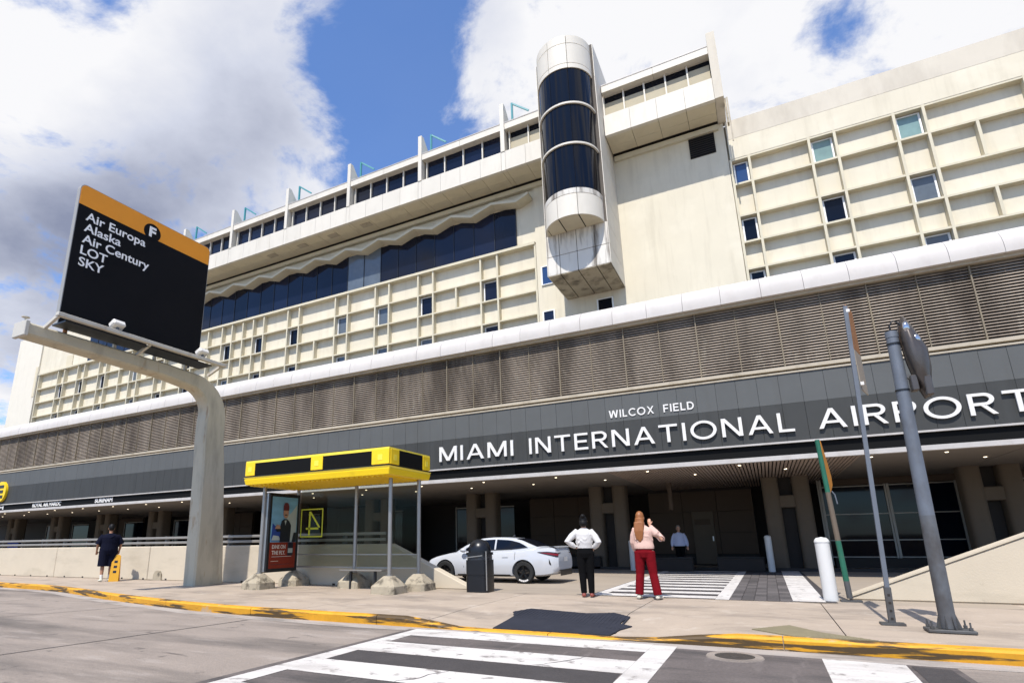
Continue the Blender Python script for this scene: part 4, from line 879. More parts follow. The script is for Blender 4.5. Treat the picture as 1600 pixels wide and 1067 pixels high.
# back glazing with the route number seen from behind, bench rail
B('glass_pane', 'clear_glass', S, -12.30, -10.24, 13.02, 13.03, .55, 2.74); B('glass_pane', 'clear_glass', S, -10.06, -8.12, 12.93, 12.94, .55, 2.74)
for a, b, y in ((-12.34, -10.2, 13.02), (-10.1, -8.08, 12.93)):
    B('glass_rail', 'steel', S, a, b, y - .02, y + .03, .51, .548); B('glass_rail', 'steel', S, a, b, y - .02, y + .03, 2.742, 2.775)
    B('glass_rail', 'steel', S, a, b, y - .03, y - .002, .86, .885)
m = MB(); q0, q1, r0, r1, t = -12.27, -11.42, 1.36, 2.18, .035
m.box(q0, q1, 13.008, 13.014, r0, r0 + t).box(q0, q1, 13.008, 13.014, r1 - t, r1).box(q0, q0 + t, 13.008, 13.014, r0 + t, r1 - t).box(q1 - t, q1, 13.008, 13.014, r0 + t, r1 - t)
nb = m.build('number_frame', 'lime', S)
n4 = MB(); w4 = .055                         # the digit is read from behind, so mirrored
for p4 in ([(-11.96, 1.42), (-11.895, 1.42), (-11.895, 2.10), (-11.96, 2.10)], [(-12.06, 1.58), (-11.58, 1.58), (-11.58, 1.635), (-12.06, 1.635)], [(-11.58, 1.638), (-11.51, 1.638), (-11.885, 2.10), (-11.893, 2.02)]):
    n4.prism(p4, 13.009, 13.0145, 'y')
n4.build('number', 'lime', nb)
B('bench_seat', 'steel', S, -10.3, -8.9, 12.45, 12.75, .46, .50, bevel=.01)
for x in (-10.0, -9.2): B('bench_leg', 'black_plastic', S, x - .03, x + .03, 12.57, 12.63, .0, .458)
# advert panel at the end
ax = -12.42
A_ = B('advert_frame', 'black_plastic', S, ax - .09, ax + .09, 11.80, 13.0, .42, 2.60, bevel=.015)
B('frame_edge', 'alu', A_, ax - .06, ax + .06, 11.775, 11.798, .44, 2.58)
def flat(name, m, y0, y1, z0, z1, d): return B(name, m, A_, ax + .091 + d, ax + .0935 + d, y0, y1, z0, z1)
def fpoly(name, m, pts, d): return MB().prism(pts, ax + .091 + d, ax + .0935 + d, 'x').build(name, m, A_)
flat('poster_sky', 'poster_sky', 11.90, 12.90, 1.23, 2.50, 0); flat('poster_base', 'poster_red', 11.90, 12.90, .52, 1.228, 0)
fpoly('poster_cloud', 'poster_pale', [(12.45, 1.25), (12.88, 1.25), (12.88, 2.3), (12.7, 2.1), (12.5, 1.95)], .004)
fpoly('poster_water', 'poster_blue', [(11.92, 1.26), (12.3, 1.26), (12.25, 1.55), (11.95, 1.75)], .008)
fpoly('poster_tray', 'poster_pale', [(11.93, 1.28), (12.28, 1.28), (12.2, 1.40), (12.0, 1.42)], .012)
fpoly('poster_figure', 'poster_dark', [(12.24, 1.235), (12.64, 1.235), (12.66, 1.7), (12.58, 1.82), (12.48, 1.88), (12.38, 1.88), (12.28, 1.82), (12.24, 1.66), (12.08, 1.60), (12.1, 1.52), (12.25, 1.52)], .016)
fpoly('poster_shirt', 'poster_pale', [(12.39, 1.84), (12.47, 1.84), (12.43, 1.70)], .020)
fpoly('poster_face', 'poster_skin', [(12.43 + .105 * math.cos(t), 2.05 + .155 * math.sin(t)) for t in (2 * math.pi * i / 18 for i in range(18))], .020)
fpoly('poster_hat', 'poster_hat', [(12.32, 2.12), (12.54, 2.12), (12.54, 2.25), (12.5, 2.33), (12.43, 2.35), (12.36, 2.33), (12.32, 2.25)], .024)
fpoly('poster_moustache', 'poster_dark', [(12.37, 1.98), (12.49, 1.98), (12.46, 2.01), (12.40, 2.01)], .024)
fpoly('poster_food', 'poster_skin', [(12.03, 1.60), (12.25, 1.60), (12.22, 1.70), (12.1, 1.72)], .020)
fpoly('poster_seat', 'poster_dark', [(12.72, 1.235), (12.88, 1.235), (12.88, 1.5), (12.78, 1.5)], .016)
fa = lambda u, v, d: (ax + .0935 + d, u, v)
text_mb('DINE ON', 11.99, 12.50, 1.05, 1.16, .004, fa, .02).build('lettering', 'poster_text', A_); text_mb('THE FLY.', 11.99, 12.50, .89, 1.00, .004, fa, .02).build('lettering', 'poster_text', A_)
flat('poster_screen', 'poster_dark', 12.58, 12.80, .86, 1.22, .004); flat('poster_screen_image', 'poster_pale', 12.60, 12.78, .93, 1.06, .008)
for z, a, b in ((.83, 11.99, 12.75), (.71, 11.97, 12.25), (.62, 11.97, 12.7)): flat('poster_line', 'poster_text' if z > .7 else 'poster_dark', a, b, z, z + .012, .004)

# ---------------------------------------------------------------- poles and bollards
L_ = empty('lamp_post', (1.87, 9.63, 0), 'blue-grey steel lamp post with a drooping lamp head on a bolted base plate', 'lamp post')
top = Vector((1.93, 9.63, 3.92)); base = Vector((1.87, 9.63, 0.05))
MB().tube([base.lerp(top, .36), base.lerp(top, .7), top], [.084, .079, .074], 20).build('pole', 'galv', L_)
MB().tube([base, base.lerp(top, .36)], [.088, .0842], 20).build('lower_pole', 'galv_mid', L_)
MB().tube([top, top + Vector((0, 0, .09))], [.08, .076], 20).build('cap', 'galv', L_)
for t in (.80, .975): c = base.lerp(top, t); MB().tube([c - Vector((0, 0, .012)), c + Vector((0, 0, .012))], .085, 18).build('band', 'black_plastic', L_)
B('base_plate', 'galv_dark', L_, 1.87 - .24, 1.87 + .24, 9.63 - .16, 9.63 + .16, .006, .045, bevel=.008)
for a in range(8):
    t = math.radians(45 * a + 20); q = Vector((1.87 + .13 * math.cos(t), 9.63 + .13 * math.sin(t), .05)); i_ = Vector((1.87 + .07 * math.cos(t), 9.63 + .07 * math.sin(t), .05))
    MB().add([i_, q, i_ + Vector((0, 0, .22)), i_ + Vector((.012, .012, 0)), q + Vector((.012, .012, 0)), i_ + Vector((.012, .012, .22))], [(0, 1, 2), (5, 4, 3), (0, 3, 4, 1), (1, 4, 5, 2), (2, 5, 3, 0)]).build('gusset', 'galv_dark', L_)
for sx in (-.19, .19):
    for sy in (-.12, .12): MB().lathe((1.87 + sx, 9.63 + sy, .05), [(.022, 0), (.022, .03), (.01, .03), (.01, .09)], 8, False).build('bolt', 'galv_dark', L_)
# lamp head hanging beside the pole: a pointed hood, seen from below
ol = [(2.105, 4.24), (2.19, 4.06), (2.305, 3.72), (2.30, 3.45), (2.235, 3.05), (2.16, 3.02), (2.10, 3.20), (2.045, 3.55), (2.02, 3.90), (2.04, 4.12)]
def lay(k, dx, y, zz): c0 = (2.16, 3.66); return [(c0[0] + (x - c0[0]) * k + dx, y, c0[1] + (z - c0[1]) * k * zz) for x, z in ol]
m = MB(); L0, L1, L2, L3 = lay(1, 0, 9.70, 1), lay(1.0, -.004, 9.64, 1), lay(.80, -.02, 9.52, .92), lay(.42, -.03, 9.46, .8); n0 = len(ol)
m.add(L0 + L1 + L2 + L3, [[r_ * n0 + i, r_ * n0 + (i + 1) % n0, (r_ + 1) * n0 + (i + 1) % n0, (r_ + 1) * n0 + i] for r_ in range(3) for i in range(n0)] + [list(range(n0)), [3 * n0 + i for i in range(n0)]], True)
hd = m.build('lamp_head', 'lamp_body', L_, .008)
for (cx, cz_, rx_, rz_) in ((2.085, 4.02, .045, .085), (2.165, 3.83, .055, .075)): MB().ball((cx, 9.53, cz_), rx_, .05, rz_).build('reflector', 'chrome', hd)
m = MB(); m.box(2.15, 2.235, 9.50, 9.60, 3.03, 3.30); m.build('driver_box', 'lamp_body', hd, .012)
m = MB(); m.box(2.02, 2.10, 9.55, 9.70, 3.12, 3.34); m.build('bracket', 'lamp_body', L_, .01)
MB().bar((1.95, 9.63, 3.36), (2.08, 9.63, 3.30), .05, .05).build('clamp', 'galv_dark', L_)
MB().tube([(1.93, 9.63, 4.0), (1.92, 9.61, 4.10), (1.97, 9.61, 4.17), (2.03, 9.61, 4.12), (2.07, 9.61, 4.02)], .012, 8).build('cable', 'black_plastic', L_)

Q = empty('sign_post', (1.36, 10.13, 0), 'thin square galvanised sign post with its sign plate seen edge-on', 'sign post')
qb, qt = Vector((1.36, 10.13, 0.03)), Vector((1.53, 10.13, 4.68))
MB().bar(qb, qt, .055, .055, (0, 1, 0)).build('post', 'galv', Q); MB().bar(qb, qb.lerp(qt, .10), .078, .078, (0, 1, 0)).build('sleeve', 'galv_dark', Q)
for i in range(4): c = qb.lerp(qt, .012 + i * .022); B('hole', 'dark_void', Q, c.x - .015, c.x + .015, c.y - .0425, c.y - .0395, c.z - .015, c.z + .015)
B('base_plate', 'galv_dark', Q, 1.22, 1.50, 10.03, 10.23, .004, .03)
m = MB(); m.box(-.006, .006, -.02, .46, 3.98, 4.72); m.xf(Matrix.Translation((1.545, 10.17, 0)) @ Matrix.Rotation(math.radians(-16.5), 4, 'Z'))
o = m.build('sign_plate', 'rust', Q)
m = MB(); m.box(-.006, .006, -.02, .46, 3.33, 3.975); m.xf(Matrix.Translation((1.545, 10.17, 0)) @ Matrix.Rotation(math.radians(-16.5), 4, 'Z')); m.build('plate_back', 'sign_back', o)
for z in (3.42, 4.6): B('plate_bolt', 'letter_white', o, 1.53, 1.575, 10.1, 10.16, z - .025, z + .025)

P_ = empty('pennant_pole', (1.21, 13.3, 0), 'green and brown painted pole carrying a narrow orange plate by the ramp wall', 'sign post')
pb, pt = Vector((1.21, 13.3, .0)), Vector((1.12, 13.3, 3.07))
for a, b, mt in ((0.02, .12, 'galv_dark'), (.12, .36, 'green_paint'), (.36, .66, 'brown_pole'), (.66, 1.0, 'green_paint')):
    MB().tube([pb.lerp(pt, a), pb.lerp(pt, b)], [.050 - .008 * a, .050 - .008 * b], 14).build('pole_section', mt, P_)
B('base_plate', 'galv_dark', P_, 1.05, 1.39, 13.2, 13.4, .004, .03)
m = MB(); m.prism([(.01, 3.05), (.05, 3.02), (.34, 2.66), (.52, 2.38), (.50, 2.2), (.10, 2.0), (.03, 2.1), (.0, 2.6)], -.008, .008, 'x'); m.xf(Matrix.Translation((1.17, 13.33, 0)) @ Matrix.Rotation(math.radians(-14), 4, 'Z'))
m.build('sign_plate', 'orange_plate', P_)
MB().tube([(1.22, 13.35, 2.05), (1.26, 13.35, 1.98), (1.28, 13.36, 1.80)], .012, 8).build('wire', 'galv', P_)

def bollard(x, y, h, r, label):
    e = empty('bollard', (x, y, 0), label, 'bollard', 'white bollards by the crossing')
    MB().lathe((x, y, 0), [(r, 0), (r, h - r * .9), (r * 1.03, h - r * .88), (r * 1.03, h - r * .8)], 24).build('shaft', 'bollard_white', e)
    MB().lathe((x, y, 0), [(r * 1.07, h - r * .8), (r * 1.07, h - r * .72), (r * .95, h - r * .4), (r * .7, h - r * .14), (r * .35, h - .01), (.001, h)], 24).build('cap', 'bollard_white', e)
bollard(.91, 13.35, 1.18, .125, 'thick white bollard beside the green pole')
bollard(-.02, 23.4, 1.25, .11, 'white bollard in shade in front of a column pair')
bollard(-4.75, 23.3, 1.15, .11, 'white bollard in shade behind the woman in red trousers')

# ---------------------------------------------------------------- litter bin
K = empty('litter_bin', (-6.33, 12.98, 0), 'black litter bin with domed lid and bag at the end of the barrier wall', 'bin')
m = MB()
def rsq(hw, c):
    c *= 3.2; return [(sx * (hw - c) + c * math.cos(math.radians(a0 + q * 15)), sy * (hw - c) + c * math.sin(math.radians(a0 + q * 15))) for sx, sy, a0 in ((1, 1, 0), (-1, 1, 90), (-1, -1, 180), (1, -1, 270)) for q in range(7)]
def rsqp(hw, c, z0, z1, mt, nm, par=K): return MB().prism([(-6.33 + a, 12.98 + b) for a, b in rsq(hw, c)], z0, z1, 'z', True).build(nm, mt, par)
rsqp(.285, .04, 0.0, .36, 'bin', 'lower_body'); rsqp(.275, .04, .362, .40, 'bin', 'groove'); rsqp(.285, .04, .402, .74, 'bin', 'upper_body'); rsqp(.27, .05, .742, .90, 'bin_bag', 'bag'); rsqp(.29, .05, .86, .92, 'bin', 'rim')
MB().lathe((-6.33, 12.98, .92), [(.28, 0), (.28, .06), (.268, .13), (.23, .21), (.16, .275), (.07, .305), (.001, .31)], 28).build('dome_lid', 'bin', K)
for sx in (1,): B('side_rail', 'steel', K, -6.33 + sx * .30 - .012, -6.33 + sx * .30 + .012, 12.70, 12.72, .05, .95)
MB().bar((-6.58, 12.688, .80), (-6.12, 12.688, .85), .012, .022).build('bag_fold_highlight', 'steel', K)  # pale diagonal bar painted in as the highlight on the bag's fold

# dark crates on the far footway and the yellow floor stand, blue bin
for x0, x1, y, lb in ((-3.85, -2.55, 23.2, 'low dark box in front of the person in the pale blue shirt'), (-1.75, -.22, 23.6, 'low dark box against the brown wall by the shaded bollard'), (-7.9, -6.2, 24.2, 'low dark box in the shade behind the white car')):
    e = empty('low_box', ((x0 + x1) / 2, y, 0), lb, 'box')
    B('box_body', 'dark_void', e, x0, x1, y - .25, y + .25, 0, .46, bevel=.02); B('box_rim', 'black_plastic', e, x0 - .02, x1 + .02, y - .27, y + .27, .462, .50, bevel=.01)
e = empty('floor_stand', (-20.25, 12.5, 0), 'yellow folding floor stand beside the person in dark clothes', 'floor sign')
FS = Matrix.Translation((-20.25, 12.5, 0)) @ Matrix.Rotation(math.radians(50), 4, 'Z')
for s in (-1, 1):
    m = MB(); m.prism([(-.15, 0), (.15, 0), (.12, .86), (.06, .90), (-.06, .90), (-.12, .86)], -.012, .012, 'y'); m.xf(FS @ Matrix.Translation((0, s * .16, 0)) @ Matrix.Rotation(math.radians(s * 10), 4, 'X')); o = m.build('panel', 'sign_orange' if s > 0 else 'stand_yellow', e)
    if s < 0:
        for z in (.28, .45, .62): m = MB(); m.box(-.05, .05, -.016, -.013, z, z + .08); m.xf(FS @ Matrix.Translation((0, s * .16, 0)) @ Matrix.Rotation(math.radians(s * 10), 4, 'X')); m.build('print', 'poster_dark', o)
e = empty('wheeled_bin', (-52.3, 24.0, 0), 'bright blue plastic bin by a far column', 'bin')
MB().loft([(-52.3, 24, 0, .4, .4), (-52.3, 24, 1.4, .5, .5), (-52.3, 24, 1.5, .5, .5)], 4, False).build('tub', 'blue_plastic', e); MB().loft([(-52.3, 24, 1.502, .53, .53), (-52.3, 24, 1.6, .45, .45), (-52.3, 24, 1.66, .2, .2)], 4, False).build('lid', 'blue_plastic', e)
# ---------------------------------------------------------------- white saloon car (front to -X)
CS = .905
CR = empty('parked_car', (-7.5, 16.45, 0), 'white saloon car with black wheels parked nose-in behind the bin', 'car')
RAX, RAY = -6.26, 16.45                       # rear axle
def cp(s, y, z): return (RAX + (1.10 - s) * CS, RAY - y * CS, z * CS)      # s from the tail forward; y>0 is the near (left) side
TOPL = [(0.0, .86), (.06, 1.04), (.14, 1.09), (.45, 1.085), (.75, 1.06), (1.2, 1.0), (2.0, .965), (3.0, .94), (3.45, .97), (3.8, .93), (4.3, .83), (4.65, .72), (4.8, .58), (4.88, .50)]
BOTL = [(0.0, .42), (.12, .28), (.5, .22), (1.1, .2), (3.9, .19), (4.6, .21), (4.88, .30)]
WID = [(0.0, .70), (.10, .80), (.4, .885), (1.0, .925), (2.4, .915), (3.8, .92), (4.3, .87), (4.6, .78), (4.8, .62), (4.88, .50)]
def cl(p, s): return curve_line(p, s)
NS_ = 54; ring = []
stn = [4.88 * i / NS_ for i in range(NS_ + 1)]
def half(s):
    w, t, b = cl(WID, s), cl(TOPL, s), cl(BOTL, s); h = t - b
    return [(0, b), (w * .80, b), (w * .945, b + .05), (w * .985, b + h * .22), (w, b + h * .45), (w * .988, b + h * .66), (w * .955, b + h * .78), (w * .945, b + h * .84), (w * .90, t - .035), (w * .82, t - .008), (w * .5, t + .012), (0, t + .02)]
vs = []
for s in stn:
    h = half(s); vs += [cp(s, y, z) for y, z in h] + [cp(s, -y, z) for y, z in h[-2:0:-1]]
k = len(half(1)) * 2 - 2
fs = [[i * k + j, i * k + (j + 1) % k, (i + 1) * k + (j + 1) % k, (i + 1) * k + j] for i in range(NS_) for j in range(k)] + [list(range(k)), [NS_ * k + j for j in range(k)]]
bmB = MB().add(vs, fs, True); body = bmB.build('body', 'car_paint', CR)
# wheel arches cut out of the body
cut = MB()
for s in (1.10, 3.925):
    for sd_ in (1, -1):
        c = Vector(cp(s, sd_ * .82, .345)); r = .385 * CS
        cut.tube([c + Vector((0, -.22, 0)), c + Vector((0, .22, 0))], r, 32)
co = cut.build('cutter', 'car_black', None)
bpy.context.view_layer.update()
md = body.modifiers.new('b', 'BOOLEAN'); md.object = co; md.solver = 'EXACT'; md.operation = 'DIFFERENCE'
bpy.context.view_layer.update(); me = evaluated(body, 'body'); body.modifiers.clear(); body.data = me
bpy.data.objects.remove(co)
for p in me.polygons: p.use_smooth = True
bmx = bmesh.new(); bmx.from_mesh(me)
for e_ in bmx.edges:
    if len(e_.link_faces) == 2 and e_.calc_face_angle(0) > .6: e_.smooth = False
bmx.to_mesh(me); bmx.free()
# greenhouse
GB = [(.62, 1.06), (.9, 1.05), (1.6, .99), (3.0, .955), (3.62, .965)]
GT = [(.62, 1.075), (.9, 1.19), (1.2, 1.315), (1.5, 1.385), (1.9, 1.415), (2.3, 1.42), (2.65, 1.395), (2.9, 1.325), (3.2, 1.195), (3.62, .975)]
def gw(s, z):
    b = cl(GB, s) - .02; f = max(0, min(1, (z - b) / .47)); wb = cl([(.6, .62), (1.0, .74), (1.6, .80), (2.8, .80), (3.3, .77), (3.62, .66)], s); return wb - .20 * f ** 1.15
vs = []; gst = [.62 + 3.0 * i / 40 for i in range(41)]
for s in gst:
    b, t = cl(GB, s) - .04, cl(GT, s); h = []
    for f in (0, .25, .5, .75, .93): z = b + (t - .03 - b) * f; h.append((gw(s, z), z))
    wt_ = gw(s, t - .03); h += [(wt_ * .93, t - .012), (wt_ * .6, t + .004), (0, t + .01)]
    vs += [cp(s, y, z) for y, z in h] + [cp(s, -y, z) for y, z in h[-2::-1]]
k = 15; fs = [[i * k + j, i * k + j + 1, (i + 1) * k + j + 1, (i + 1) * k + j] for i in range(40) for j in range(k - 1)]
MB().add(vs, fs, True).build('cabin', 'car_paint', CR)
def side_patch(name, m, quad, sdn=1, off=.006, n=8, par=None):
    """quad: outline in (s,z) on the cabin side; filled as a strip between lower and upper polylines"""
    lo, up = quad; vs = []; s0, s1 = lo[0][0], lo[-1][0]
    for i in range(n + 1):
        s = s0 + (s1 - s0) * i / n
        for f in (0, .5, 1):
            z = cl(lo, s) * (1 - f) + cl(up, s) * f; vs.append(cp(s, sdn * (gw(s, z) + off), z))
    fs = [[i * 3 + j, i * 3 + j + 1, (i + 1) * 3 + j + 1, (i + 1) * 3 + j] for i in range(n) for j in range(2)]
    return MB().add(vs, fs, True).build(name, m, par or CR)
for sdn in (1, -1):
    side_patch('rear_window', 'glass_dark', ([(1.02, 1.10), (1.5, 1.05), (2.08, 1.03)], [(1.02, 1.115), (1.25, 1.24), (1.6, 1.325), (2.08, 1.352)]), sdn)
    side_patch('front_window', 'glass_dark', ([(2.14, 1.03), (3.25, 1.01)], [(2.14, 1.354), (2.6, 1.335), (2.9, 1.245), (3.25, 1.04)]), sdn)
    side_patch('window_trim', 'car_black', ([(.98, 1.08), (1.5, 1.03), (3.3, .985)], [(.98, 1.10), (1.5, 1.05), (3.3, 1.008)]), sdn, .008)
def top_patch(name, m, s0, s1, f, off=.012, n=6):
    vs = []
    for i in range(n + 1):
        s = s0 + (s1 - s0) * i / n; t = cl(GT, s); w = gw(s, t - .03) * f
        for y in (-1, -.6, 0, .6, 1): vs.append(cp(s - (.006 if s < 2 else -.006), y * w, t + off + (.006 if abs(y) < .7 else -.004)))
    fs = [[i * 5 + j, i * 5 + j + 1, (i + 1) * 5 + j + 1, (i + 1) * 5 + j] for i in range(n) for j in range(4)]
    return MB().add(vs, fs, True).build(name, m, CR)
top_patch('rear_screen', 'glass_dark', .72, 1.42, .90); top_patch('windscreen', 'glass_dark', 2.82, 3.55, .93)
MB().loft([(*cp(1.75, 0, 1.445)[:2], 1.445 * CS, .06, .03), (*cp(1.72, 0, 1.47)[:2], 1.50 * CS, .02, .012)], 10).build('roof_antenna', 'car_black', CR)
def bw(s, z):
    h = half(s); 
    for (y0, z0), (y1, z1) in zip(h[1:], h[2:]):
        if z0 <= z <= z1 and z1 > z0: return y0 + (y1 - y0) * (z - z0) / (z1 - z0)
    return h[-4][0]
def body_patch(name, m, lo, up, off=.008, n=8, sdn=1, par=None):
    vs = []; s0, s1 = lo[0][0], lo[-1][0]
    for i in range(n + 1):
        s = s0 + (s1 - s0) * i / n
        for f in (0, .33, .66, 1): z = cl(lo, s) * (1 - f) + cl(up, s) * f; vs.append(cp(s - (off if s < .12 else 0), sdn * (bw(s, z) + off), z))
    fs = [[i * 4 + j, i * 4 + j + 1, (i + 1) * 4 + j + 1, (i + 1) * 4 + j] for i in range(n) for j in range(3)]
    return MB().add(vs, fs, True).build(name, m, par or CR)
for sdn in (1, -1):
    t_ = body_patch('tail_light', 'car_black', [(.02, .80), (.3, .86), (.62, .94)], [(.02, .93), (.3, .965), (.62, .955)], .010, 10, sdn)
    body_patch('lens', 'tail_red', [(.02, .835), (.3, .89), (.5, .925)], [(.02, .90), (.3, .93), (.5, .94)], .016, 8, sdn, t_)
    body_patch('bumper_vent', 'car_black', [(.20, .55), (.26, .60)], [(.20, .60), (.26, .76)], .010, 3, sdn)
    body_patch('sill', 'car_black', [(1.55, .20), (3.45, .20)], [(1.55, .27), (3.45, .27)], .006, 6, sdn)
    for s0 in (1.62, 2.62): body_patch('door_handle', 'car_paint', [(s0, .80), (s0 + .2, .80)], [(s0, .83), (s0 + .2, .83)], .03, 2, sdn)
    for s0, z0 in ((2.12, .30), (3.2, .30), (1.38, .72)): body_patch('door_seam', 'car_black', [(s0, z0), (s0 + .012, z0)], [(s0, .95), (s0 + .012, .95)], .003, 1, sdn)
    c = cp(3.18, sdn * .98, 1.02); MB().ball(c, .10, .08, .065).build('wing_mirror', 'car_paint' if sdn > 0 else 'car_black', CR)
# rear face details
rr = []
for y in range(-6, 7): rr.append(y / 6 * .60)
MB().add([cp(-.012, y, z) for z in (.24, .42) for y in rr], [[i, i + 1, 13 + i + 1, 13 + i] for i in range(12)]).build('diffuser', 'car_black', CR)
MB().add([cp(-.012, y, z) for z in (.66, .80) for y in (-.17, .17)], [[0, 1, 3, 2]]).build('number_plate', 'letter_white', CR)
MB().add([cp(s, y, z) for s, z in ((.05, 1.085), (.16, 1.125), (.30, 1.10)) for y in (-.72, -.4, 0, .4, .72)], [[i * 5 + j, i * 5 + j + 1, (i + 1) * 5 + j + 1, (i + 1) * 5 + j] for i in range(2) for j in range(4)], True).build('boot_spoiler', 'car_paint', CR)
for s in (1.10, 3.925):
    for sdn in (1, -1):
        c = Vector(cp(s, sdn * .80, .34)); r = .335 * CS; o_ = Vector((0, -sdn, 0))
        m = MB(); prof = [(.62, -.09), (.92, -.10), (1.0, -.06), (1.0, .06), (.92, .10), (.62, .09)]
        A = 32; vs = [c + Vector((math.cos(t) * r * p, y * CS, math.sin(t) * r * p)) for p, y in prof for t in (2 * math.pi * i / A for i in range(A))]
        m.add(vs, [[i * A + j, i * A + (j + 1) % A, ((i + 1) % 6) * A + (j + 1) % A, ((i + 1) % 6) * A + j] for i in range(6) for j in range(A)], True)
        wh = m.build('wheel', 'tyre', CR)
        m = MB(); m.tube([c - o_ * .02, c + o_ * .01], r * .63, 28, smooth=False)
        m.build('brake_disc', 'dark_void', wh)
        m = MB()
        for i in range(5):
            for d_ in (-.10, .10):
                t = 2 * math.pi * i / 5 + .3; m.bar(c + o_ * .075, c + o_ * .085 + Vector((math.cos(t + d_) * r * .66, 0, math.sin(t + d_) * r * .66)), .022, .03, (0, 1, 0))
        m.tube([c + o_ * .05, c + o_ * .10], r * .16, 16, smooth=False); m.build('rim', 'rim', wh)
        m = MB()
        for i in range(5):
            t = 2 * math.pi * i / 5 + math.pi * 1.5 - .6 + i * .02
            if sdn > 0 and i < 1:
                for q in range(5): a = math.pi * 1.5 - .5 + q * .25; m.bar(c + o_ * .094 + Vector((math.cos(a) * r * .70, 0, math.sin(a) * r * .70)), c + o_ * .094 + Vector((math.cos(a) * r * .84, 0, math.sin(a) * r * .84)), .05, .008, (0, 1, 0))
        if m.v: m.build('tyre_lettering', 'letter_white', wh)

# ---------------------------------------------------------------- people
def organic(mb, name, m, parent, M, voxel=.010, smooth=4):
    mb.xf(M); me = mb.mesh(name); bm = bmesh.new(); bm.from_mesh(me); bmesh.ops.recalc_face_normals(bm, faces=bm.faces); bm.to_mesh(me); bm.free()
    o = bpy.data.objects.new(name, me); COL.objects.link(o)
    r = o.modifiers.new('r', 'REMESH'); r.mode = 'VOXEL'; r.voxel_size = voxel; r.use_smooth_shade = True
    if smooth: s = o.modifiers.new('s', 'SMOOTH'); s.iterations = smooth; s.factor = .5
    bpy.context.view_layer.update(); me2 = evaluated(o, name); bpy.data.objects.remove(o); bpy.data.meshes.remove(me)
    c = sum((v.co for v in me2.vertices), Vector()) / len(me2.vertices)
    for v in me2.vertices: v.co -= c
    me2.polygons.foreach_set('use_smooth', [True] * len(me2.polygons)); me2.materials.clear(); me2.materials.append(MATS[m])
    o2 = bpy.data.objects.new(name, me2); COL.objects.link(o2); return place(o2, parent, c)
def hand(mb, w, d, side, curl=.3):
    """palm and five fingers from the wrist w along direction d"""
    w, d = Vector(w), Vector(d).normalized(); up = Vector((0, 1, 0)); 
    if abs(d.y) > .8: up = Vector((0, 0, 1))
    s = d.cross(up).normalized(); nrm = s.cross(d)
    mb.tube([w, w + d * .045, w + d * .085], [.026, .036, .034], 8, flat=.55, up=nrm)
    for i, (o, L) in enumerate(((-.027, .060), (-.009, .072), (.009, .068), (.027, .052))):
        b = w + d * .08 + s * o; mid = b + d * L * .5 + nrm * curl * .02; mb.tube([b, mid, mid + d * L * .4 + nrm * curl * .05], [.0095, .009, .007], 6)
    b = w + d * .03 + s * side * .03; mb.tube([b, b + d * .03 + s * side * .025, b + d * .058 + s * side * .03], [.011, .010, .008], 6)
